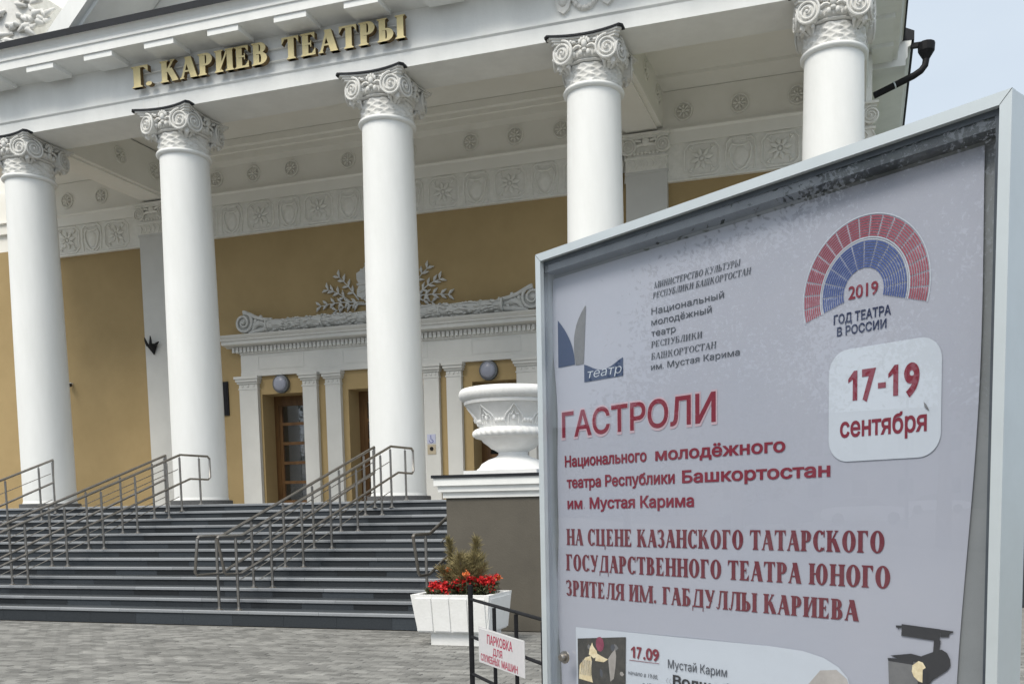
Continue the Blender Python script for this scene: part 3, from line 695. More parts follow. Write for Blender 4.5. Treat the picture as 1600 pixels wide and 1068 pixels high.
for i in range(420):
    x = rg.uniform(L0, L1); a = rg.uniform(-2.4, .9); d = 1 if x < MIDX else -1
    c = Vector((x, YW-.20+.155*math.sin(a)*-1 if False else YW-.20-.155*math.cos(a), 6.62+.155*math.sin(a)))
    gb.tube([c, c+Vector((d*.06, -.018*math.cos(a), .018*math.sin(a))), c+Vector((d*.13, -.004, 0))], [.012, .028, .006], 5)
for f in (.0, .25, .5, .75, 1.0): gb.tube([(L0+(L1-L0)*f, YW-.20+.165*math.cos(t*math.pi/6), 6.62+.165*math.sin(t*math.pi/6)) for t in range(12)], .025, 6, True)
part('laurel_garland', gb, m_pil, sur, smooth=60)
# cartouche and branches on the ochre wall
cb = MB(); pts = []
for i in range(33):
    a = math.pi*i/16; r = .74+.07*math.cos(a*9); pts.append((r*math.cos(a)*1.0, r*math.sin(a)*.92))
cb.py(pts[:-1], -.05, -.001); cb.ball((0, -.05, 0), (.45, .08, .48), 16, 10)
for i in range(22):
    a = 2*math.pi*i/22; cb.tube([(.45*math.cos(a), -.07, .45*math.sin(a)), (.72*math.cos(a), -.055, .66*math.sin(a))], [.02, .035], 6)
part('cartouche', cb, m_pil, th, T(MIDX, YW, 7.48), smooth=50)
def branch(sx):
    b = MB(); r = random.Random(4)
    def leafy(p0, ang, ln, nn):
        pts = []; a = ang
        for i in range(nn+1):
            f = i/nn; pts.append(((p0[0]+ln*f*math.cos(a))*sx, -.03-.03*math.sin(f*3), p0[1]+ln*f*math.sin(a)+.05*math.sin(f*3)))
        b.tube(pts, [.022*(1-.6*i/nn) for i in range(nn+1)], 6)
        for i in range(1, nn+1):
            for s in (-1, 1):
                q = pts[i]; la = a+s*.75+r.uniform(-.2, .2); l = .20
                b.tube([q, (q[0]+l*.5*math.cos(la)*sx, -.07, q[2]+l*.5*math.sin(la)), (q[0]+l*math.cos(la)*sx, -.03, q[2]+l*math.sin(la))], [.010, .040, .006], 6)
    leafy((.55, 7.02), R(0), 1.25, 6); leafy((.7, 7.1), R(48), .80, 4); leafy((.95, 7.08), R(28), .70, 4); leafy((.5, 6.98), R(-7), .85, 4)
    return b
for sx in (-1, 1): part('laurel_branch', branch(sx), m_pil, th, T(MIDX, YW-.005, .0), smooth=60)

# ---- doors
for di, (x0, x1) in enumerate(D):
    zt = DZ; yb = YW+.52
    d = part('entrance_door', MB().box(x0, x0+.13, yb, yb+.1, LZ, zt).box(x1-.13, x1, yb, yb+.1, LZ, zt).box(x0+.13, x1-.13, yb, yb+.1, zt-.22, zt).box(x0+.13, x1-.13, yb+.01, yb+.09, LZ, LZ+.12), m_wood, th)
    leaves = [(x0+.13, x1-.13)] if x1-x0 < 1.6 else [(x0+.13, (x0+x1)/2), ((x0+x1)/2, x1-.13)]
    for a, b2 in leaves:
        rows_n = 5; z0 = LZ+.12; zz = zt-.22; ph = (zz-z0)/rows_n
        gx = [a+.10, (a+b2)/2, b2-.10]
        for i in range(rows_n+1):
            part('door_rail', MB().box(a+.002, b2-.002, yb+.015, yb+.075, z0+ph*i-.04+(.04 if i == 0 else 0), z0+ph*i+.04-(.04 if i == rows_n else 0)), m_wood, d)
        part('door_stile', MB().box(a+.002, a+.10, yb+.014, yb+.076, z0, zz), m_wood, d); part('door_stile', MB().box(b2-.10, b2-.002, yb+.014, yb+.076, z0, zz), m_wood, d)
        for i in range(rows_n): part('door_pane', MB().box(a+.10, b2-.10, yb+.04, yb+.046, z0+ph*i+.04, z0+ph*(i+1)-.04), m_doorglass, d)
    part('door_lining', MB().box(x0-.1, x0-.001, YW+.2, YW+.5, LZ, LZ+.01), m_wood, d)
    # vestibule behind the glass
    part('vestibule', MB().box(x0-.3, x1+.3, YW+2.4, YW+2.5, LZ, 5.2).box(x0-.3, x0-.25, YW+.76, YW+2.4, LZ, 5.2).box(x1+.25, x1+.3, YW+.76, YW+2.4, LZ, 5.2).box(x0-.3, x1+.3, YW+.76, YW+2.4, 5.2, 5.25), m_dark, th)
    part('pane_reflection', MB().box((x0*.62+x1*.38), (x0*.30+x1*.70), YW+.95, YW+.98, LZ, 5.0), m_reflstrip, th)  # added grey sheet imitating the pale strip reflected in the door glass
# ---- upper pediment zone
ped = MB().add([(-23, 18.6, 11.7), (0, 18.6, 11.7), (0, 18.6, 12.4), (MIDX, 18.6, 17.2), (-23, 18.6, 12.4)], [(0, 1, 2, 3, 4)])
ped.box(-23, 0, 18.61, 22, 11.7, 12.4)
part('tympanum', ped, m_inner, th)
sl_ = math.tan(R(41)); xa = -18.05
b = MB(); 
for s in (1, -1):
    def X(v): return MIDX+s*(v-MIDX)
    q = [(xa, 11.80), (xa+.62, 11.80), (MIDX, 11.80+sl_*(MIDX-xa-.62)), (MIDX, 11.80+sl_*(MIDX-xa))]
    q = [(X(a_), c_) for a_, c_ in q]; q = q if s > 0 else q[::-1]
    b.py(q, 17.2, 18.58)
    q = [(xa+.62, 11.80), (xa+.74, 11.80), (MIDX, 11.80+sl_*(MIDX-xa-.74)), (MIDX, 11.80+sl_*(MIDX-xa-.62))]
    q = [(X(a_), c_) for a_, c_ in q]; q = q if s > 0 else q[::-1]
    b.py(q, 17.35, 18.58)
part('raking_moulding', b, m_white, th)
rel = MB(); rg = random.Random(21)
rel.box(-19.8, xa-.02, 17.5, 18.58, 11.75, 13.6)
for i in range(60):
    x, z = rg.uniform(-19.7, -17.6), rg.uniform(11.8, 13.6)
    if x > xa+(z-11.8)/sl_-.1: continue
    a = rg.uniform(-.9, .5); l = rg.uniform(.2, .5)
    rel.tube([(x, 17.47, z), (x+l*.5*math.cos(a), 17.40, z+l*.5*math.sin(a)), (x+l*math.cos(a), 17.48, z+l*math.sin(a)+.06)], [.03, rg.uniform(.05, .10), .03], 7)
part('pediment_relief', rel, m_relief, th, smooth=60)
# roof over everything (seen only from above or the side)
part('roof', MB().box(-30, .3, 22.0, 36, 12.25, 12.5), m_flash, th)
# wider main cornice on the right flank, with eave edge
mc = [(.12, 11.10), (.80, 11.10), (.80, 11.22), (.84, 11.26), (.84, 11.46), (.90, 11.50), (.92, 11.62), (.12, 11.62)]
part('main_cornice', MB().py(mc, 22.2, 36), m_white, th)
part('eave_edge', MB().py([(.12, 11.622), (.97, 11.60), (.97, 11.78), (.12, 12.2)], 22.19, 36), m_flash, th)
dp = part('rain_head', MB().lathe([(.05, 11.12), (.07, 11.2), (.17, 11.36), (.18, 11.52), (.17, 11.53)], 1.22, 22.3, 12).box(.9, 1.2, 22.25, 22.35, 11.47, 11.56), m_black, th)
part('downpipe', MB().tube([(1.22, 22.3, 11.2), (1.20, 22.3, 11.08), (1.12, 22.3, 10.98), (.98, 22.3, 10.90), (.60, 22.3, 10.76), (.16, 22.3, 10.60)], .07, 12), m_black, dp, smooth=60)
part('pipe_joint', MB().tube([(.60, 22.3, 10.76), (.575, 22.3, 10.75)], .085, 12), m_alu, dp)

# ================================================================== THINGS ON THE FACADE
# gold letters
let = thing('facade_lettering', 'raised brass capital letters reading Г. КАРИЕВ ТЕАТРЫ on the white frieze', 'lettering', T(-11.5, 16.82, 10.64))
def letters(text, x0, x1, z0, h):
    gl_, W = serif_line(text, T=.25, t=.09); sx = (x1-x0)/(W-.1)
    for ch, gx, pcs in gl_:
        if not pcs: continue
        b = MB(); yb_ = 16.84
        for i, pc in enumerate(pcs):
            yf_ = 16.75-i*.0009
            for poly in pc:
                pp = [(x0+(gx+px_-.05)*sx, z0+pz_*h) for px_, pz_ in poly]
                ar = sum(pp[k][0]*pp[(k+1) % len(pp)][1]-pp[(k+1) % len(pp)][0]*pp[k][1] for k in range(len(pp)))
                if ar < 0: pp = pp[::-1]
                n = len(pp)
                b.add([(a_, yf_, c_) for a_, c_ in pp]+[(a_, yb_, c_) for a_, c_ in pp], [tuple(range(n))], 0)
                o = len(b.v)-2*n; b.f += [(o+k, o+n+k, o+n+(k+1) % n, o+(k+1) % n) for k in range(n)]; b.m += [1]*n
        part('letter', b, [m_gold, m_gold_shade], let)
letters('Г', -14.70, -14.30, 10.64, .42); letters('.', -14.37, -14.20, 10.64, .42)
letters('КАРИЕВ', -13.98, -11.40, 10.64, .42)
letters('ТЕАТРЫ', -11.05, -8.40, 10.64, .42)
part('mounting_rail', MB().box(-14.7, -8.4, 16.87, 16.90, 10.72, 10.735).box(-14.7, -8.4, 16.87, 16.90, 10.95, 10.965), m_inner, let)
# wall lamps over the doors
labs = ['round frosted wall lamp above the left entrance door', 'round frosted wall lamp above the middle entrance door, behind a column', 'round frosted wall lamp above the right entrance door, over the urn']
for i, x in enumerate((-14.69, MIDX, -8.77)):
    l = thing('wall_lamp', labs[i], 'lamp', T(x, YW, 5.12), 'round lamps above the entrance doors')
    part('lamp_ring', MB().lathe([(.23, 0), (.245, .03), (.235, .10), (.20, .11)], seg=32), m_lampring, l, T(x, YW-.002, 5.12) @ Matrix.Rotation(R(90), 4, 'X'), smooth=40)
    part('lamp_diffuser', MB().lathe([(.195, .09), (.19, .13), (.14, .165), (.06, .18), (.001, .182)], seg=32, caps=False), m_lampglass, l, T(x, YW-.002, 5.12) @ Matrix.Rotation(R(90), 4, 'X'), smooth=60)
# black pointed wall bracket on the big left pilaster
bk = MB(); yb = YW-.14
bk.add([(-18.80, yb-.05, 6.38), (-18.47, yb-.05, 6.40), (-18.62, yb-.03, 6.10), (-18.72, yb-.22, 6.36), (-18.55, yb-.22, 6.38)], [(0, 3, 4, 1), (0, 2, 3), (3, 2, 4), (4, 2, 1), (0, 1, 2)])
bk.tube([(-18.78, yb-.08, 6.36), (-18.84, yb-.09, 6.50), (-18.86, yb-.09, 6.58)], [.04, .03, .012], 7); bk.tube([(-18.62, yb-.15, 6.36), (-18.61, yb-.15, 6.50), (-18.62, yb-.15, 6.60)], [.045, .03, .012], 7); bk.tube([(-18.50, yb-.08, 6.38), (-18.40, yb-.09, 6.44)], [.04, .015], 7)
o = link('wall_bracket', bk.mesh('wall_bracket', m_black, 40), label='small black pointed bracket fixed to the white pilaster left of the doors', category='bracket')
o = link('wall_plaque', MB().box(-16.74, -16.38, YW-.04, YW-.001, 4.38, 5.28).box(-16.70, -16.42, YW-.045, YW-.04, 4.44, 5.22).mesh('wall_plaque', m_black), label='dark rectangular plaque on the ochre wall left of the doors', category='plaque')
cm = thing('wall_camera', 'tiny dark camera sticking out of the ochre wall beside the leftmost column', 'camera', T(-21.7, YW, 5.48))
part('camera_body', MB().box(-21.75, -21.62, YW-.28, YW-.08, 5.42, 5.51), m_dark, cm); part('camera_mount', MB().box(-21.71, -21.66, YW-.08, YW, 5.50, 5.54), m_white, cm)
sp = thing('wheelchair_sign', 'small pale lilac wheelchair access plate on the white door pilaster', 'sign', T(-10.33, YW-.112, 3.4))
part('plate', MB().box(-10.45, -10.22, YW-.122, YW-.112, 3.40, 3.63), m_platel, sp)
wc = MB(); wc.tube([(-10.34+.055*math.cos(a*.5), YW-.124, 3.475+.055*math.sin(a*.5)) for a in range(6, 13)], .008, 5)
wc.tube([(-10.35, YW-.124, 3.58), (-10.345, YW-.124, 3.50), (-10.30, YW-.124, 3.49), (-10.28, YW-.124, 3.44)], .009, 5); wc.ball((-10.35, YW-.123, 3.595), (.014, .004, .014), 8, 5)
part('pictogram', wc, m_blue, sp)
sp = thing('call_button_sign', 'small beige call button plate just under the wheelchair plate', 'sign', T(-10.33, YW-.112, 3.2))
part('plate', MB().box(-10.45, -10.22, YW-.122, YW-.112, 3.13, 3.37), m_platey, sp)
wc = MB().lathe([(.05, 0), (.045, .02), (.001, .022)], seg=16, caps=False); part('button', wc, m_black, sp, T(-10.335, YW-.122, 3.27) @ Matrix.Rotation(R(90), 4, 'X'))

# ================================================================== HANDRAILS
def nose(y): return R0+(y-YB)/TR*RS
def rail_thing(label, xa_, xb_, posts, yext, group='stainless stair handrails', y_start=11.5, lean=.12):
    """xa_ at Y=11.85 and xb_ at Y=16.75; posts: list of Y; yext: Y where the top ends"""
    X = lambda y: xa_+(xb_-xa_)*(y-11.85)/4.9
    t_ = thing('stair_handrail', label, 'handrail', T(X(12), 12, R0), group)
    zt = lambda y: 1.36+(min(max(y, 12.0), 16.02)-12.0)*.3905
    def P(y, dz=0): return (X(y), y, zt(y)+dz)
    flat = yext > 16.1
    ye = yext
    loop_b = [P(12.0), P(11.72), P(y_start+.03), (X(y_start), y_start, 1.36-.03)]
    top = loop_b[::-1]+[P(16.02)]
    if flat: top += [P(ye-.05), (X(ye), ye, 2.93-.05)]
    part('top_rail', MB().tube(top, .024, 10), m_steel, t_, smooth=50)
    low = [(X(y_start), y_start, 1.33), (X(y_start)+lean*.05, y_start+lean, .83), (X(y_start)+lean*.05, y_start+lean+.04, .79), (X(11.95), 11.95, .785), (X(16.25 if flat else 16.0), 16.25 if flat else 16.0, .785+(16.25-11.95)*.386)]
    if flat: low += [(X(ye-.06), ye-.06, 2.44), (X(ye), ye, 2.49), (X(ye), ye, 2.90)]
    else: low += [(X(16.0), 16.02, 2.92)]
    part('lower_rail', MB().tube(low, .022, 10), m_steel, t_, smooth=50)
    for dz in (-.27, -.83):
        part('thin_bar', MB().tube([(X(12.35), 12.35, zt(12.35)+dz), (X(15.95), 15.95, zt(15.95)+dz)], .008, 6), m_steel, t_, smooth=60)
    for y in posts:
        k = min(12, int((y-YB)/TR)); zf = R0+RS*k
        p_ = part('post', MB().tube([(X(y), y, zf), (X(y), y, zt(y)-.05)], .021, 10).tube([(X(y), y, zt(y)-.06), (X(y), y, zt(y)-.02)], .008, 6), m_steel, t_, smooth=50)
        part('base_flange', MB().lathe([(.055, zf), (.055, zf+.008), (.026, zf+.02), (.022, zf+.05)], X(y), y, 16), m_steel, p_, smooth=40)
    return t_
ps = [YB+TR*k+.07 for k in (0, 2, 4, 6, 8, 10)]
rail_thing('right rail of the double stainless handrail up the middle of the steps', -9.0, -8.48, ps+[16.0, 16.5], 16.78)
rail_thing('left rail of the double stainless handrail up the middle of the steps', -9.35, -8.83, ps+[15.98], 16.02, lean=-.08)
rail_thing('right rail of the double stainless handrail on the left side, ending at the second column', -14.02, -13.29, ps+[16.0, 16.5], 16.78)
rail_thing('left rail of the double stainless handrail on the left side of the steps', -14.38, -13.65, ps+[15.98], 16.02)
rail_thing('leftmost stainless handrail, ending in front of the leftmost column', -17.2, -16.64, ps+[16.0], 16.02)
rail_thing('short visible stainless handrail disappearing behind the taupe pier', -5.84, -5.76, ps+[16.0, 16.5], 16.78)

# ================================================================== PIER, CHEEK WALL, URN
pier = thing('stair_pier', 'taupe pier with white stepped cap and black metal cover at the foot of the steps', 'pier', T(-4.84, 12.77, 0))
part('pier_body', MB().box(-5.58, -4.10, 12.03, 13.51, 0, 1.88), m_taupe, pier)
def ringbox(o, z0, z1): return MB().box(-5.58-o, -4.10+o, 12.03-o, 13.51+o, z0, z1)
cpb = MB()
for o_, a_, b_ in ((.035, 1.86, 1.93), (.045, 1.93, 1.945), (.085, 1.945, 2.02), (.095, 2.02, 2.03), (.13, 2.03, 2.135)): cpb.join(ringbox(o_, a_, b_), Matrix.Identity(4))
part('pier_cap', cpb, m_white, pier); part('cap_cover', ringbox(.155, 2.136, 2.176), m_flash, pier)
ck = thing('cheek_wall', 'low wall running back from the taupe pier along the right end of the steps', 'wall', T(-4.84, 15, 0))
part('wall_body', MB().box(-5.58, -4.10, 13.512, 16.35, 0, 1.90), m_taupe, ck); part('wall_coping', MB().box(-5.60, -4.08, 13.68, 16.34, 1.902, 1.96), m_white, ck)
ux, uy = -4.84, 12.77
urn = thing('stone_urn', 'large white moulded flower urn standing on the taupe pier', 'urn', T(ux, uy, 2.177))
part('urn_foot', MB().box(-.55, .55, -.55, .55, 0, .065).lathe([(.55, .066), (.52, .10), (.50, .11), (.46, .17), (.36, .23), (.25, .27), (.215, .30), (.215, .34)], seg=48), m_planter, urn, T(ux, uy, 2.177), smooth=35)
def rope_rf(a, j, r, z): return r+.016*math.sin(34*a+j*1.1)*math.sin(math.pi*j/8)
part('urn_stem', MB().lathe([(.215, .335), (.27, .37), (.31, .385), (.36, .43), (.43, .48), (.46, .52), (.50, .54)], seg=48), m_planter, urn, T(ux, uy, 2.177), smooth=35)
part('rope_ring', MB().lathe([(.50, .53), (.545, .545), (.57, .57), (.575, .60), (.565, .63), (.54, .655), (.51, .67), (.48, .68), (.46, .68)], seg=204, rf=rope_rf), m_planter, urn, T(ux, uy, 2.177), smooth=60)
bowl_prof = [(.47, .675), (.485, .70), (.50, .74), (.525, .80), (.56, .86), (.61, .93), (.655, .985), (.67, 1.0)]
part('urn_bowl', MB().lathe(bowl_prof+[(.69, 1.005), (.70, 1.04), (.69, 1.05)], seg=64), m_planter, urn, T(ux, uy, 2.177), smooth=45)
part('urn_rim', MB().lathe([(.69, 1.05), (.725, 1.07), (.755, 1.105), (.765, 1.15), (.755, 1.19), (.73, 1.22), (.69, 1.23), (.66, 1.22), (.62, 1.10), (.1, 1.05)], seg=160, rf=lambda a, j, r, z: r+(.006*math.sin(60*a+j) if 1 < j < 6 else 0)), m_planter, urn, T(ux, uy, 2.177), smooth=45)
for i in range(8):      # pointed leaf reliefs on the bowl
    a0 = R(-112)+i*math.pi/4; b = MB()
    def on(aa, zz):
        r = .47
        for (r0_, z0_), (r1_, z1_) in zip(bowl_prof, bowl_prof[1:]):
            if z0_ <= zz <= z1_: r = r0_+(r1_-r0_)*(zz-z0_)/(z1_-z0_)
        return ((r+.006)*math.cos(aa), (r+.006)*math.sin(aa), zz)
    for w_, top in ((.24, .97), (.14, .90)):
        pts = [on(a0+w_*s, zz) for s, zz in ((-1.0, .72), (-1.05, .78), (-.8, .84), (-.35, .90*top/.97), (0, top), (.35, .90*top/.97), (.8, .84), (1.05, .78), (1.0, .72))]
        b.tube(pts, .013, 6)
    for s in (-1, 0, 1): b.ball(on(a0+math.pi/8+s*.09, .76), (.03, .03, .03), 7, 5)
    b.ball(on(a0, .80), (.03, .03, .05), 7, 5)
    part('leaf_relief', b, m_planter, urn, T(ux, uy, 2.177), smooth=60)

# ================================================================== PLANTER WITH FLOWERS
px0, px1, py0, py1 = -5.35, -4.295, 10.40, 11.18
pt = thing('concrete_planter', 'white concrete planter with ribbed sides in front of the steps', 'planter', T(-4.82, 10.79, 0))
part('planter_foot', MB().box(px0+.20, px1-.12, py0+.14, py1-.1, 0, .175), m_planter, pt)
tb = MB(); e = .06   # tapered shell with thick rim
O0 = [(px0+e, py0+e), (px1-e, py0+e), (px1-e, py1-e), (px0+e, py1-e)]; O1 = [(px0, py0), (px1, py0), (px1, py1), (px0, py1)]
I1 = [(px0+.07, py0+.07), (px1-.07, py0+.07), (px1-.07, py1-.07), (px0+.07, py1-.07)]
vs = [(x, y, .172) for x, y in O0]+[(x, y, .645) for x, y in O1]+[(x, y, .645) for x, y in I1]+[(x, y, .50) for x, y in I1]
fs = [(3, 2, 1, 0)]+[(i, (i+1) % 4, 4+(i+1) % 4, 4+i) for i in range(4)]+[(4+i, 4+(i+1) % 4, 8+(i+1) % 4, 8+i) for i in range(4)]+[(8+i, 8+(i+1) % 4, 12+(i+1) % 4, 12+i) for i in range(4)]+[(12, 13, 14, 15)]
tb.add(vs, fs); part('planter_box', tb, m_planter, pt)
def slat(p0, p1, nx, ny):
    (ax, ay), (bx_, by_) = p0, p1
    b = MB(); z0_, z1_ = .19, .60
    def ee(x, y, z):
        f = 1-(z-.172)/(.645-.172); return (x-nx*e*f*1.0, y-ny*e*f*1.0, z)
    q = [ee(ax, ay, z0_), ee(bx_, by_, z0_), ee(bx_, by_, z1_), ee(ax, ay, z1_)]
    d = .016; r = [(x+nx*d, y+ny*d, z) for x, y, z in q]
    b.add(q+r, [(0, 1, 5, 4), (1, 2, 6, 5), (2, 3, 7, 6), (3, 0, 4, 7), (4, 5, 6, 7)]); return b
wv = (px1-px0-.10)/4
for i in range(4): part('rib_panel', slat((px0+.05+wv*i+.012, py0), (px0+.05+wv*(i+1)-.012, py0), 0, -1), m_planter, pt)
part('rib_panel', slat((px1, py0+.05), (px1, py1-.05), 1, 0), m_planter, pt)
part('soil', MB().box(px0+.07, px1-.07, py0+.07, py1-.07, .50, .56), m_soil, pt)
def petal(b, c, r, rg, mi=0, up=.3):
    d = Vector((rg.gauss(0, 1), rg.gauss(0, 1), rg.gauss(up, 1))).normalized(); u = d.orthogonal().normalized(); v = d.cross(u); a = rg.uniform(0, 6.28)
    u, v = u*math.cos(a)+v*math.sin(a), v*math.cos(a)-u*math.sin(a); c = Vector(c)
    b.add([c-u*r, c+v*r*.5, c+u*r, c-v*r*.5], [(0, 1, 2, 3)], mi)
def flower_clump(cx, cy, cz, rx, ry, rz, n, label, seed):
    rg = random.Random(seed); f = thing('red_flowers', label, 'flowers', T(cx, cy, .56)); b = MB(); lf = MB()
    heads = [(cx+rg.uniform(-rx, rx), cy+rg.uniform(-ry, ry), cz+rg.uniform(-rz, rz)) for _ in range(n)]
    for h in heads:
        for _ in range(34):
            petal(b, (h[0]+rg.gauss(0, .022), h[1]+rg.gauss(0, .022), h[2]+rg.gauss(0, .017)), .021, rg)
        lf.tube([(h[0], h[1], .55), h], .004, 4)
    for _ in range(n*22): petal(lf, (cx+rg.uniform(-rx, rx)*1.25, cy+rg.uniform(-ry, ry)*1.2, .56+rg.random()*(cz-.56)), .03, rg, up=1)
    part('blossoms', b, m_red, f); part('leaves', lf, m_leafd, f)
flower_clump(-5.00, 10.58, .72, .15, .11, .055, 30, 'left clump of bright red flowers in the white planter', 1)
flower_clump(-4.76, 10.66, .78, .14, .10, .07, 26, 'middle clump of red flowers below the brown shrub in the planter', 2)
flower_clump(-4.45, 10.72, .77, .11, .10, .08, 18, 'right clump of red flowers in the white planter', 3)
for i, (x, y, z, lab) in enumerate(((-4.98, 10.72, .93, 'orange flower at the left edge of the brown shrub'), (-4.64, 10.52, .90, 'orange flower in front of the middle of the brown shrub'), (-4.33, 10.80, .83, 'orange flower at the right edge of the planter'))):
    rg = random.Random(30+i); f = thing('orange_flower', lab, 'flower', T(x, y, .56)); b = MB()
    for _ in range(60): petal(b, (x+rg.gauss(0, .018), y+rg.gauss(0, .018), z+rg.gauss(0, .015)), .02, rg)
    part('petals', b, m_orange, f); part('stalk', MB().tube([(x, y, .55), (x, y, z)], .004, 5), m_leafd, f)
sh = thing('planter_shrub', 'brown green feathery shrub with two upright tufts in the white planter', 'shrub', T(-4.75, 10.82, .56))
rg = random.Random(12); b = MB(); stb = MB()
def tuft(base, tip, spread, n, ln):
    base, tip = Vector(base), Vector(tip); stb.tube([base, (base+tip)/2+Vector((.01, 0, 0)), tip], [.012, .009, .004], 5)
    for _ in range(n):
        f = rg.random(); c = base.lerp(tip, f); d = Vector((rg.gauss(0, 1), rg.gauss(0, 1), rg.uniform(.2, 1.8))).normalized()
        w_ = spread*(.6+.6*math.sin(f*3.1)); p = c+d*rg.uniform(0, w_); q = p+d*ln*rg.uniform(.6, 1.3)+Vector((0, 0, .01)); s_ = d.orthogonal().normalized()*.0045
        b.add([p-s_, p+s_, q+s_*.2, q-s_*.2], [(0, 1, 2, 3)])
tuft((-4.92, 10.85, .62), (-5.01, 10.85, 1.30), .055, 900, .06)
tuft((-4.66, 10.80, .62), (-4.61, 10.80, 1.31), .06, 1000, .06)
for i in range(14):
    a = rg.uniform(0, 6.28); r = rg.uniform(.02, .31)
    tuft((-4.76+.3*r*math.cos(a), 10.82+.4*r*math.sin(a), .58), (-4.76+r*math.cos(a)*1.25, 10.82+r*.8*math.sin(a), rg.uniform(.84, 1.12)), .10, 700, .065)
part('shrub_needles', b, m_shrub, sh); part('shrub_stems', stb, m_bark, sh)

# ================================================================== BLACK BARRIER AND PARKING SIGN
az = R(43.5); BD = Vector((math.sin(az), -math.cos(az), 0)); B0 = Vector((-2.823, 6.5, 0))
BM = Matrix(((BD.x, -BD.y*-1 if False else -BD.y, 0, B0.x), (BD.y, BD.x, 0, B0.y), (0, 0, 1, 0), (0, 0, 0, 1)))
def bxyz(s, z, n=0): return BM @ Vector((s, n, z))     # n: away from the camera side is +
bar = thing('metal_barrier', 'black painted metal barrier railing in front of the white planter', 'railing', BM)
def bl(*p, r=.014): return MB().tube([bxyz(*q) for q in p], r, 8)
for s, zt in ((-.015, 1.10), (1.75, 1.02)): part('post', bl((s-.02, 0), (s-.02, zt), r=.021), m_black, bar, smooth=40)
for z0, z1 in ((.992, .955), (.703, .668), (.415, .38)): part('rail', bl((-.03, z0), (1.75, z1), r=.013), m_black, bar, smooth=40)
for s in (.455, .86, 1.30): part('upright', bl((s, .20), (s, .975-.02*s), r=.015), m_black, bar, smooth=40)
part('bottom_rail', bl((-.03, .20), (1.75, .18), r=.013), m_black, bar, smooth=40)
psn = thing('parking_sign', 'white plate on the black barrier with red words ПАРКОВКА ДЛЯ СЛУЖЕБНЫХ МАШИН', 'sign', BM @ Matrix.Translation((.6, 0, .68)))
SA, SB, SZ1, SZ0 = .185, 1.045, .803, .540
pb = MB(); q = [bxyz(SA, SZ0, -.022), bxyz(SB, SZ0+.008, -.022), bxyz(SB, SZ1-.005, -.022), bxyz(SA, SZ1+.004, -.022), bxyz(SA, SZ0, -.018), bxyz(SB, SZ0+.008, -.018), bxyz(SB, SZ1-.005, -.018), bxyz(SA, SZ1+.004, -.018)]
pb.add(q, [(0, 1, 2, 3), (7, 6, 5, 4), (0, 4, 5, 1), (1, 5, 6, 2), (2, 6, 7, 3), (3, 7, 4, 0)]); part('plate', pb, m_sign, psn)
OFFD = Vector((0, 1, 0))
def sans_on(fn, text, u0, u1, v, h, bold=0.0, cap='Н', shear=0):
    vv, ff = sans(text, bold); x0 = min(p[0] for p in vv); x1 = max(p[0] for p in vv)
    hv, _ = sans(cap, bold); ch = max(p[1] for p in hv)
    return MB().add([Vector(fn(u0+(p[0]-x0)/(x1-x0)*(u1-u0)+shear*p[1]*h/ch, v+p[1]*h/ch))-OFFD*(p[2]*.6) for p in vv], ff)
for txt, a_, c_, v, h in (('ПАРКОВКА', .36, .84, .700, .068), ('ДЛЯ', .47, .65, .628, .052), ('СЛУЖЕБНЫХ', .225, .60, .560, .052), ('МАШИН', .635, .925, .560, .052)):
    part('lettering', sans_on(lambda u, z: bxyz(u, z, -.0235), txt, a_, c_, v-.004*0, h, .02), m_signred, psn)
edge = MB()
for a_, c_, z0, z1 in ((SA, SB, SZ1-.012, SZ1-.002), (SA, SA+.008, SZ0, SZ1), (SB-.01, SB, SZ0+.008, SZ1-.006)):
    edge.add([bxyz(a_, z0, -.0228), bxyz(c_, z0, -.0228), bxyz(c_, z1, -.0228), bxyz(a_, z1, -.0228)], [(0, 1, 2, 3)])
part('plate_edge', edge, m_signhalo, psn)

# ================================================================== POSTER DISPLAY CASE
sy_ = R(-31.87); S = Vector((math.cos(sy_), math.sin(sy_), 0)); Nn = Vector((S.y, -S.x, 0))   # Nn points to the camera side
P0 = Vector((-.8603, 2.4709, 0)); UW, VT, VB = 1.290, 2.350, .62
DM = Matrix(((S.x, -Nn.x, 0, P0.x), (S.y, -Nn.y, 0, P0.y), (0, 0, 1, 0), (0, 0, 0, 1)))   # local: x = u, y = depth behind the front, z = height
case = thing('poster_display_case', 'aluminium framed glazed display case with a theatre tour poster, close on the right', 'display case', DM @ Matrix.Translation((UW/2, 0, 0)))
F = .021
def frame_bar(u0, u1, v0, v1, miter=None):
    b = MB().box(u0, u1, 0, .095, v0, v1); return b
def mitred(kind):
    b = MB(); f = F; e1, e2 = 0.0, .0125
    if kind == 't': q = [(0, VT), (UW, VT), (UW-f, VT-f), (f, VT-f)]
    if kind == 'b': q = [(0, VB), (UW, VB), (UW-f, VB+f), (f, VB+f)][::-1]
    if kind == 'l': q = [(0, VB), (0, VT), (f, VT-f), (f, VB+f)]
    if kind == 'r': q = [(UW, VB), (UW, VT), (UW-f, VT-f), (UW-f, VB+f)][::-1]
    n = 4; b.add([(u, e1, v) for u, v in q]+[(u, e2, v) for u, v in q], [(3, 2, 1, 0), (4, 5, 6, 7)]+[(i, (i+1) % 4, 4+(i+1) % 4, 4+i) for i in range(4)]); return b
for k in 'tblr': part('frame_bar', mitred(k), m_alu, case, DM)
part('case_side', MB().box(.0005, .005, .0126, .095, VB+.006, VT-.006).box(UW-.005, UW-.0005, .0126, .095, VB+.006, VT-.006).box(.0005, UW-.0005, .0126, .095, VT-.006, VT-.0005).box(.0005, UW-.0005, .0126, .095, VB+.0005, VB+.006), m_alu, case, DM)
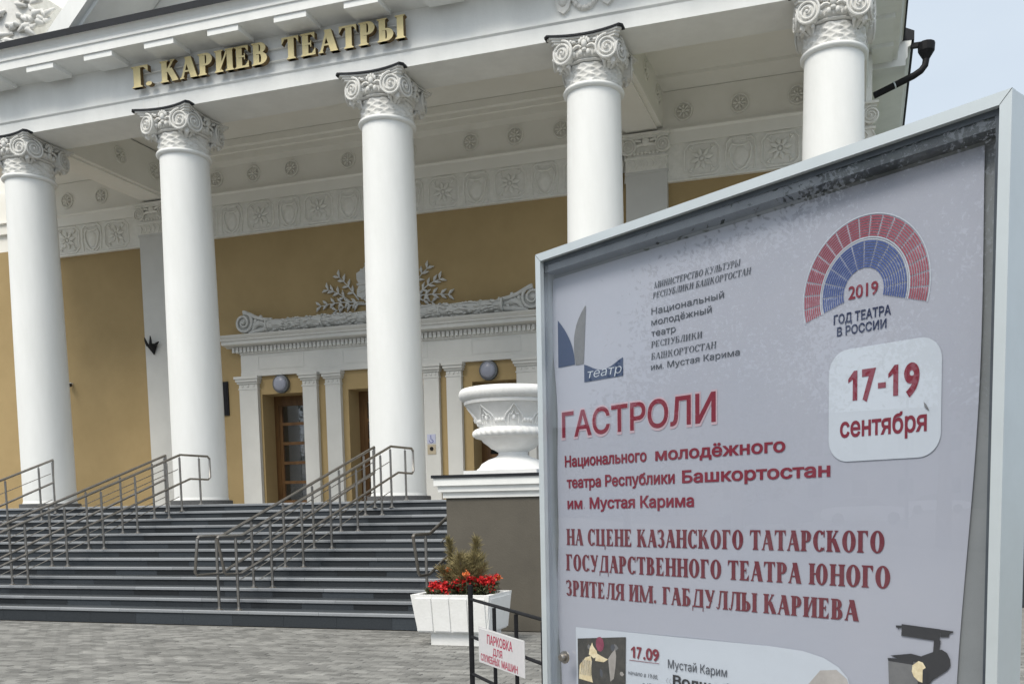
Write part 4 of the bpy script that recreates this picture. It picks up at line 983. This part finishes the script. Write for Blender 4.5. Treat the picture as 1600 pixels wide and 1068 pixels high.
for (ua, va, ub, vb) in ((0, VT, F, VT-F), (UW, VT, UW-F, VT-F)):
    d_ = Vector((vb-va, 0, ua-ub)).normalized()*.0005
    q_ = [Vector((ua, -.0003, va))+d_, Vector((ua, -.0003, va))-d_, Vector((ub, -.0003, vb))-d_, Vector((ub, -.0003, vb))+d_]
    part('mitre_seam', MB().add(q_, [(0, 1, 2, 3)]), m_dark, case, DM)
# dark rebate, second inner profile behind the frame
ib = MB(); a = F; d0, d1 = .0127, .0132
for (u0, u1, v0, v1) in ((a, UW-a, VT-a-.011, VT-a), (a, UW-a, VB+a, VB+a+.011), (UW-a-.011, UW-a, VB+a+.011, VT-a-.011)): ib.box(u0, u1, d0, d1, v0, v1)
part('glazing_bead', ib, m_alud, case, DM)
part('glass_pane', MB().add([(a+.002, .0275, VB+a), (UW-a-.002, .0275, VB+a), (UW-a-.002, .0135, VT-a), (a+.002, .0135, VT-a)], [(0, 1, 2, 3)]), m_pane, case, DM)
part('inner_profile', MB().box(a, UW-a, .016, .06, VT-a-.030, VT-a-.001).box(UW-a-.012, UW-a-.0005, .016, .06, VB+a, VT-a-.014), m_alud, case, DM)
part('back_panel', MB().box(.0055, UW-.0055, .062, .094, VB+.0065, VT-.0065), m_backer, case, DM)
for u in (.12, UW-.16): part('leg', MB().box(u, u+.05, .03, .08, 0, VB-.001), m_alu, case, DM)
part('lock', MB().lathe([(.010, 0), (.012, .004), (.012, .014), (.009, .018), (.001, .018)], seg=20, caps=False).lathe([(.018, 0), (.018, .004), (.010, .006)], seg=20), m_steel, case, DM @ Matrix.Translation((.085, .0128, 1.246)) @ Matrix.Rotation(R(90), 4, 'X'), smooth=40)
# poster sheet, gently buckled
def wav(u, v): return .0016*math.sin(u*5.1+v*2.0)+.0012*math.sin(v*6.3-u*1.7)
PD = .055
def edgeL(v): return .013+.008*math.sin(v*7.5+.6)+.004*math.sin(v*17)
def edgeR(v): return 1.207-.008*math.sin(v*5.2+1.2)+(v-1.7)*.028
NU, NV = 24, 44; VB2, VT2 = VB+.05, VT-.060
pv = []; pf = []
for j in range(NV+1):
    v = VB2+(VT2-VB2)*j/NV; l, r = edgeL(v), edgeR(v)
    for i in range(NU+1): u = l+(r-l)*i/NU; pv.append((u, PD+wav(u, v), v))
pf = [(j*(NU+1)+i, j*(NU+1)+i+1, (j+1)*(NU+1)+i+1, (j+1)*(NU+1)+i) for j in range(NV) for i in range(NU)]
poster = part('poster', MB().add(pv, pf), m_poster, case, DM, smooth=80, label='pale blue grey tour poster in Russian')
lay = [0]
def PF(n): return lambda u, v: (u, PD+wav(u, v)-.0012-.0003*n, v)
def pprint_(mb, m, name='lettering', n=1): return part(name, mb, m, poster, DM)
def flat(pts, m, name='printed_shape', n=1): return part(name, MB().add([PF(n)(u, v) for u, v in pts], [tuple(range(len(pts)))]), m, poster, DM)
def gridshape(u0, u1, v0, v1, f, m, name, n=1, nu=10, nv=10):   # filled region between curves, subdivided so it follows the sheet
    vs = []; 
    for j in range(nv+1):
        for i in range(nu+1): uu, vv_ = f(i/nu, j/nv); vs.append(PF(n)(uu, vv_))
    return part(name, MB().add(vs, [(j*(nu+1)+i, j*(nu+1)+i+1, (j+1)*(nu+1)+i+1, (j+1)*(nu+1)+i) for j in range(nv) for i in range(nu)]), m, poster, DM)
def serif_print(text, u0, u1, v, h, m, T_=.2, t_=.075, shear=0, n=1):
    gl_, W = serif_line(text, T=T_, t=t_); sx = (u1-u0)/W; b = MB()
    for ch, gx, pcs in gl_:
        for i, pc in enumerate(pcs):
            for poly in pc:
                pp = [(gx+x_, y_) for x_, y_ in poly]; ar = sum(pp[k][0]*pp[(k+1) % len(pp)][1]-pp[(k+1) % len(pp)][0]*pp[k][1] for k in range(len(pp)))
                if ar < 0: pp = pp[::-1]
                b.add([(u0+x_*sx+shear*y_*h, PD+wav(u0+x_*sx, v)-.0012-.0003*n-.00003*i, v+y_*h) for x_, y_ in pp], [tuple(range(len(pp)))])
    return part('lettering', b, m, poster, DM)
serif_print('МИНИСТЕРСТВО КУЛЬТУРЫ', .3975, .6650, 2.1935, .0148, m_ptext, .16, .07, .18)
serif_print('РЕСПУБЛИКИ БАШКОРТОСТАН', .3929, .6956, 2.1695, .0148, m_ptext, .16, .07, .18)
serif_print('РЕСПУБЛИКИ', .3872, .5547, 2.0515, .0148, m_ptext, .15, .07, .1)
serif_print('БАШКОРТОСТАН', .3869, .5975, 2.0220, .0152, m_ptext, .15, .07, .1)
def sp_(text, u0, u1, v, h, m, bold=0, cap='Н', n=1, shear=0): return part('lettering', sans_on(lambda a_, c_: PF(n)(a_, c_), text, u0, u1, v, h, bold, cap, shear), m, poster, DM)
sp_('Национальный', .3881, .6186, 2.1315, .0160, m_ptext, .006)
sp_('молодёжный', .3878, .5823, 2.1048, .0160, m_ptext, .006)
sp_('театр', .3875, .4693, 2.0780, .0160, m_ptext, .006)
sp_('им. Мустая Карима', .3866, .6651, 1.9963, .0152, m_ptext, .006)
sp_('ГАСТРОЛИ', .0385, .5993, 1.8505, .0770, m_phalo, .040, n=0)
sp_('ГАСТРОЛИ', .0425, .5953, 1.8547, .0685, m_pred, .018, n=2)
for txt, a_, c_, v in (('Национального', .0514, .3700, 1.7731), ('молодёжного', .4000, .7910, 1.7731), ('театра Республики', .0583, .4650, 1.7147), ('Башкортостан', .4890, .9049, 1.7147), ('им. Мустая Карима', .0593, .5268, 1.6567)):
    sp_(txt, a_, c_, v, .0300, m_pred, .030)
serif_print('НА СЦЕНЕ КАЗАНСКОГО ТАТАРСКОГО', .0516, 1.0331, 1.5559, .0449, m_pmaroon, .25, .085)
serif_print('ГОСУДАРСТВЕННОГО ТЕАТРА ЮНОГО', .0471, 1.0470, 1.4846, .0455, m_pmaroon, .25, .085)
serif_print('ЗРИТЕЛЯ ИМ. ГАБДУЛЛЫ КАРИЕВА', .0448, .9764, 1.4132, .0440, m_pmaroon, .25, .085)
# logo: two curved sails and a box with the word
def mix(a_, b_, t): return (a_[0]+(b_[0]-a_[0])*t, a_[1]+(b_[1]-a_[1])*t)
gridshape(0, 0, 0, 0, lambda s, t: mix((.0290, 2.047+.129*t), (.029+.070*(1-t**2.0), 2.047+.129*t), s), m_plogo, 'logo_shape')
gridshape(0, 0, 0, 0, lambda s, t: mix((.1025-.012*math.sin(t*2.2)+.050*t**3.2, 2.0445+.151*t), (.1352+.011*t, 2.0445+.151*t), s), m_pgrey, 'logo_shape')
gridshape(0, 0, 0, 0, lambda s, t: (.1372+.150*s, 1.9953+t*(.0465-.052*math.sin(s*math.pi)**1.3*.42)), m_plogo, 'logo_shape', nu=14)
sp_('театр', .1480, .2800, 2.0035, .0235, m_pwhite, -.006, 'Н', 3, .25)
# fan emblem
FC = (.9790, 2.0780); 
def fanpt(r, a_): return PF(2)(FC[0]+r*math.cos(a_)*.965, FC[1]+r*math.sin(a_)*1.005)
fr = MB(); fb = MB()
a_s, a_e = R(196), R(-17)
def fan(b, r0, r1, nseg, nrow, g_a, fill):
    for i in range(nseg):
        t0 = a_s+(a_e-a_s)*(i+g_a)/nseg; t1 = a_s+(a_e-a_s)*(i+1-g_a)/nseg
        for j in range(nrow):
            q0 = r0+(r1-r0)*(j)/nrow; q1 = r0+(r1-r0)*(j+fill)/nrow; tm = (t0+t1)/2
            b.add([fanpt(q0, t0), fanpt(q0, tm), fanpt(q0, t1), fanpt(q1, t1), fanpt(q1, tm), fanpt(q1, t0)], [(0, 1, 2, 3, 4, 5)])
fan(fr, .1065, .1470, 19, 8, .055, .60); fan(fb, .0475, .1000, 12, 10, .04, .64)
ob_ = MB()
for rr in ((.1035, .1055), (.1475, .1495), (.0998, .1012)):
    for i in range(40):
        t0 = a_s+(a_e-a_s)*i/40; t1 = a_s+(a_e-a_s)*(i+1)/40; ob_.add([fanpt(rr[0], t0), fanpt(rr[0], t1), fanpt(rr[1], t1), fanpt(rr[1], t0)], [(0, 1, 2, 3)])
part('fan_outer_rows', fr, m_pink, poster, DM); part('fan_inner_rows', fb, m_pblue, poster, DM); part('fan_outline', ob_, m_pwhite, poster, DM)
sp_('2019', .9447, 1.0123, 2.0690, .0255, m_pred, .02, '2')
sp_('ГОД ТЕАТРА', .9107, 1.0408, 2.0245, .0190, m_pnavy, .025)
sp_('В РОССИИ', .9186, 1.0315, 1.9998, .0180, m_pnavy, .025)
# white date box with round corners
def rrect(u0, u1, v0, v1, r, k=8):
    pts = []
    for cx_, cy_, s0 in ((u1-r, v0+r, -90), (u1-r, v1-r, 0), (u0+r, v1-r, 90), (u0+r, v0+r, 180)):
        for i in range(k+1): a_ = R(s0+90*i/k); pts.append((cx_+r*math.cos(a_), cy_+r*math.sin(a_)))
    return pts
flat(rrect(.9010, 1.1480, 1.7430, 1.9700, .045), m_pwhite, 'date_box', 3)
def one(u0, u1, v, h, m, n):
    sw = (u1-u0)*.50
    flat([(u1-sw, v), (u1, v), (u1, v+h), (u1-sw*.75, v+h), (u0+(u1-u0)*.15, v+h*.80), (u0, v+h*.74), (u0, v+h*.60), (u1-sw, v+h*.72)], m, 'lettering', n)
one(.9473, .9685, 1.8654, .0595, m_pred, 6); one(1.0375, 1.0590, 1.8654, .0600, m_pred, 6)
sp_('7', .9790, 1.0105, 1.8654, .0600, m_pred, .045, '7', n=6); sp_('9', 1.0712, 1.1040, 1.8648, .0600, m_pred, .045, '7', n=6)
flat([(1.0150, 1.8835), (1.0322, 1.8835), (1.0322, 1.8945), (1.0150, 1.8945)], m_pred, 'lettering', 6)
sp_('сентября', .9286, 1.1197, 1.7935, .0410, m_pred, .025, 'Н', n=6)
# lower programme panel
def pcurve(u): return 1.3270+.012*math.sin(min(1, max(0, (u-.0847)/.7))*1.5)
pp = [(.0847, 1.05), (.960, 1.05), (.960, 1.268), (.952, 1.292), (.930, 1.312), (.893, 1.328), (.84, 1.3375), (.7499, 1.3395), (.5, 1.336), (.0847, 1.3265)]
flat(pp, m_pwhite, 'programme_panel', 3)
flat([(.80, 1.05), (.960, 1.05), (.960, 1.268), (.950, 1.290), (.925, 1.306), (.885, 1.300), (.85, 1.26), (.82, 1.18)], m_psep, 'panel_shading', 4)
flat([(.0925, 1.06), (.2815, 1.06), (.2870, 1.317), (.0921, 1.2950)], m_pphoto, 'programme_photo', 5)
flat([(.096, 1.182), (.100, 1.222), (.125, 1.245), (.147, 1.252), (.152, 1.235), (.148, 1.20), (.155, 1.178)], m_pcream, 'photo_figure', 7)
flat([(.139, 1.255), (.143, 1.272), (.154, 1.290), (.158, 1.280), (.172, 1.268), (.176, 1.255), (.160, 1.246)], m_pcream, 'photo_figure', 7)
flat([(.170, 1.262), (.205, 1.252), (.218, 1.250), (.20, 1.240), (.165, 1.240)], m_pcream, 'photo_figure', 7)
flat([(.185+.017*math.cos(i*.7), 1.288+.021*math.sin(i*.7)) for i in range(9)], m_pphred, 'photo_figure', 7)
flat([(.218, 1.252), (.232, 1.268), (.246, 1.280), (.250, 1.262), (.247, 1.235), (.240, 1.20), (.226, 1.19)], m_psep, 'photo_figure', 7)
rgp = random.Random(77)
for i in range(26):
    u_, v_ = rgp.uniform(.098, .275), rgp.uniform(1.075, 1.29); r_ = rgp.uniform(.004, .012)
    if .09+.0 < u_ < .16 and v_ < 1.27: continue
    flat([(u_+r_*math.cos(k)*rgp.uniform(.5, 1.2), v_+r_*math.sin(k)*rgp.uniform(.5, 1.3)) for k in (0, 1, 2, 3.1, 4, 5)], [m_pgrey, m_pphoto, m_ptext, m_psep][i % 4], 'photo_figure', 6)
for i in range(9):
    a0 = .104+.005*i; flat([(a0, 1.195), (a0+.0014, 1.195), (a0+.010, 1.238), (a0+.008, 1.238)], m_psep if i % 2 else m_pgrey, 'photo_figure', 9)
one(.3061, .3215, 1.2650, .0300, m_pred, 6); sp_('7', .3276, .3462, 1.2655, .0300, m_pred, .03, '7', n=6); sp_('.09', .3516, .4082, 1.2660, .0300, m_pred, .03, '7', n=6)
flat([(.3000, 1.2565), (.4085, 1.2595), (.4085, 1.2608), (.3000, 1.2580)], m_pred, 'underline', 6)
sp_('начало в 19.00,', .2950, .4032, 1.2190, .0115, m_ptext, .0, n=6, shear=.2)
sp_('в 17.00,', .348, .4032, 1.194, .0115, m_ptext, .0, n=6, shear=.2)
sp_('Мустай Карим', .4392, .6294, 1.2529, .0222, m_ptext, .004, n=6)
sp_('«Волшебная', .4323, .7200, 1.2120, .0260, m_pblack, .03, n=6)
# printed stage spotlight
K = 6
flat([(1.0730, 1.3925), (1.1530, 1.3890), (1.1550, 1.4125), (1.0732, 1.4160)], m_pblack, 'spotlight_print', K)
flat([(1.0608, 1.4125), (1.0735, 1.4130), (1.0735, 1.4085), (1.0680, 1.4075), (1.0670, 1.4035), (1.0655, 1.4075), (1.0610, 1.4085)], m_pblack, 'spotlight_print', K)
flat([(1.1545, 1.3975), (1.1720, 1.3990), (1.1725, 1.4055), (1.1805, 1.4085), (1.1803, 1.4110), (1.1550, 1.4120)], m_pblack, 'spotlight_print', K)
flat([(1.1405, 1.3640), (1.1515, 1.3640), (1.1560, 1.3910), (1.1420, 1.3910)], m_pblack, 'spotlight_print', K+1)
flat([(1.1085, 1.3440), (1.1180, 1.3570), (1.1450, 1.3690), (1.1581, 1.3735), (1.1690, 1.3680), (1.1755, 1.3560), (1.1765, 1.3440), (1.1700, 1.3340), (1.1400, 1.3110), (1.1150, 1.2700), (1.1100, 1.2700)], m_pblack, 'spotlight_print', K)
flat([(1.0500, 1.3505), (1.0948, 1.3590), (1.1191, 1.3555), (1.1130, 1.3435), (1.0717, 1.3440)], m_pblack, 'spotlight_print', K+2)
flat([(1.0451, 1.3420), (1.1100, 1.3420), (1.1100, 1.2500), (1.0500, 1.2500)], m_pgrey, 'spotlight_print', K)
flat([(1.0440, 1.3450), (1.1000, 1.3470), (1.1000, 1.3370), (1.0455, 1.3390)], m_pblack, 'spotlight_print', K+1)
flat([(1.1113, 1.3462), (1.1205, 1.3440), (1.1265, 1.3350), (1.1240, 1.3280), (1.1205, 1.3040), (1.1120, 1.3060), (1.1020, 1.3140), (1.0975, 1.3240), (1.0985, 1.3360)], m_pcream, 'spotlight_print', K+3)
flat([(1.1205, 1.3300), (1.1265, 1.3340), (1.1300, 1.3240), (1.1290, 1.2700), (1.1205, 1.2700)], m_pblack, 'spotlight_print', K+4)
# dried leaf speck caught behind the glass, on the date box
flat([(1.1130, 1.8480), (1.1190, 1.8420), (1.1250, 1.8300), (1.1210, 1.8320), (1.1150, 1.8380)], m_pgrey, 'dried_leaf', 8)

# ================================================================== SURROUNDINGS (reflected in the glass or seen past the case)
link('road', MB().box(-150, 60, -75, -12, -.30, -.008).mesh('road', m_asphalt), kind='structure')
link('lawn', MB().box(6, 100, 14, 120, -.30, -.009).mesh('lawn', m_grass), kind='structure')
def tree(x, y, h, r, label, seed, n=5200, leaf=.11, group=None):
    rg = random.Random(seed); t_ = thing('street_tree', label, 'tree', T(x, y, 0), group); tr_ = MB()
    tr_.tube([(x, y, 0), (x+.05, y, h*.2), (x-.05, y+.05, h*.42), (x, y, h*.8)], [.24, .19, .14, .04], 9)
    cl = []
    for i in range(16):
        a_ = rg.uniform(0, 6.28); z_ = h*rg.uniform(.38, .92); rr = r*rg.uniform(.35, .9)*math.sin(math.pi*min(.93, max(.15, (z_/h-.25)/.78)))
        c_ = (x+rr*math.cos(a_), y+rr*math.sin(a_), z_); cl.append(c_)
        tr_.tube([(x, y, z_*.72), ((x+c_[0])/2, (y+c_[1])/2, z_*.88), c_], [.07, .05, .02], 6)
    cr_ = MB()
    for i in range(n):
        c_ = cl[i % len(cl)]; petal(cr_, (c_[0]+rg.gauss(0, r*.24), c_[1]+rg.gauss(0, r*.24), c_[2]+rg.gauss(0, r*.2)), leaf*rg.uniform(.7, 1.4), rg)
    part('trunk', tr_, m_bark, t_, smooth=50); part('crown', cr_, m_tree, t_)
tree(-24, -12.5, 11.5, 4.6, 'leafy street tree behind the photographer, mirrored at the upper right of the display glass', 51, n=24000, leaf=.10)
tree(-31, -8.5, 10.5, 4.0, 'leafy street tree further left, mirrored faintly in the display glass', 52, n=18000, leaf=.10)
tree(9.5, 33, 9, 3.2, 'leafy tree on the lawn beyond the right edge of the display case', 53, leaf=.14)
tree(13.5, 42, 11, 4.0, 'taller leafy tree farther back beyond the display case', 54, leaf=.16)
tree(-52, -9, 7, 3.2, 'distant round tree mirrored low in the left half of the display glass', 55, n=3000, leaf=.18)
tree(-60, -20, 6, 3.0, 'distant round tree mirrored behind the white sedan', 56, n=3000, leaf=.18)
def sedan(M_, label, paint, cat='car'):
    t_ = thing('parked_car', label, cat, M_, 'cars mirrored in the display glass'); L_ = 4.6; W_ = .88
    secs = [(-2.3, .45, .70, .80), (-2.2, .30, .86, .86), (-1.5, .24, .95, .88), (-.6, .22, .97, .88), (.8, .22, .97, .88), (1.7, .24, .90, .88), (2.2, .30, .78, .84), (2.32, .45, .66, .78)]
    vs = []; 
    for x_, zb, zt_, wd in secs: vs += [(x_, -wd, zb), (x_, -wd-.02, (zb+zt_)/2), (x_, -wd+.05, zt_), (x_, wd-.05, zt_), (x_, wd+.02, (zb+zt_)/2), (x_, wd, zb)]
    n = 6; fs = [(i*n+k, i*n+(k+1) % n, (i+1)*n+(k+1) % n, (i+1)*n+k) for i in range(len(secs)-1) for k in range(n)]+[tuple(range(n))[::-1], tuple((len(secs)-1)*n+k for k in range(n))]
    part('car_body', MB().add(vs, fs), paint, t_, M_, smooth=35)
    gl_ = [(-1.75, .94), (-1.05, 1.38), (-.35, 1.44), (.35, 1.40), (1.15, .95)]
    b_ = MB(); vs = []
    for x_, z_ in gl_: vs += [(x_, -.80+.16*(z_-.94)/.5, z_), (x_, .80-.16*(z_-.94)/.5, z_)]
    b_.add(vs, [(2*i, 2*i+1, 2*i+3, 2*i+2) for i in range(4)]+[(0, 2, 4, 6, 8), (9, 7, 5, 3, 1)]); part('windows', b_, m_glassd, t_, M_)
    rb_ = MB().add([(-1.0, -.63, 1.39), (-1.0, .63, 1.39), (.4, .63, 1.41), (.4, -.63, 1.41), (-.3, -.62, 1.47), (-.3, .62, 1.47)], [(0, 1, 5, 4), (4, 5, 2, 3)]); part('roof', rb_, paint, t_, M_)
    for x_ in (-1.4, 1.42):
        for s in (-1, 1):
            Q = M_ @ Matrix.Translation((x_, s*.80, .32)) @ Matrix.Rotation(R(90), 4, 'X')
            wh = part('wheel', MB().lathe([(.20, -.1), (.31, -.1), (.33, -.06), (.33, .06), (.31, .1), (.20, .1)], seg=24), m_tyre, t_, Q); part('rim', MB().lathe([(.20, -.09), (.20, .09)], seg=24), m_alu, wh, Q)
    for s in (-1, 1): part('headlight', MB().box(2.22, 2.30, s*.62-.14, s*.62+.14, .62, .72), m_lampglass, t_, M_); part('tail_light', MB().box(-2.28, -2.2, s*.66-.12, s*.66+.12, .68, .78), m_red, t_, M_)
sedan(T(-45.4, -20.7, 0, R(-63)), 'white sedan on the road, mirrored in the display glass below the date', m_carw)
sedan(T(-64.3, -36, 0, R(-58)), 'small distant pale car mirrored at the right of the display glass', m_carw)
sedan(T(-44, -14.5, 0, R(100)), 'dark car mirrored faintly at the left of the display glass', m_card)
bo = thing('street_building', 'long pale building across the street, mirrored in the display glass', 'building', T(-95, -35, 0, R(28)))
BMx = T(-95, -35, 0, R(28))
part('wall', MB().box(-8, 8, -75, 30, 0, 9), m_bldg, bo, BMx); part('roof', MB().box(-8.4, 8.4, -75.4, 30.4, 9, 9.5), m_flash, bo, BMx)
wme = MB().box(8.0, 8.06, -.7, .7, 0, 1.5).mesh('window', m_card)
for i in range(24):
    for z_ in (1.4, 5.4): part('window', wme, None, bo, BMx @ Matrix.Translation((0, -72+i*4.2, z_)))
for i, (x, y) in enumerate(((-38, -19), (-30, -23))):
    l = thing('lamp_post', ['grey lamp post mirrored left of the white car', 'grey lamp post mirrored right of the white car'][i], 'lamp post', T(x, y, 0), 'lamp posts along the road')
    part('pole', MB().tube([(x, y, 0), (x, y, 7.5)], [.09, .05], 10), m_alud, l); part('lamp_head', MB().box(x-.1, x+1.0, y-.12, y+.12, 7.45, 7.58), m_alud, l)
fb_ = thing('far_building', 'grey apartment block beyond the lawn at the far right edge', 'building', T(24, 80, 0))
part('wall', MB().box(12, 46, 78, 92, 0, 14), m_bldg, fb_); part('roof', MB().box(11.6, 46.4, 77.6, 92.4, 14, 14.5), m_flash, fb_)
wme2 = MB().box(-.8, .8, 77.94, 78.0, 0, 1.6).mesh('window', m_glassd)
for i in range(9):
    for z_ in (1.5, 4.7, 7.9, 11.1): part('window', wme2, None, fb_, T(14.5+i*3.5, 0, z_))
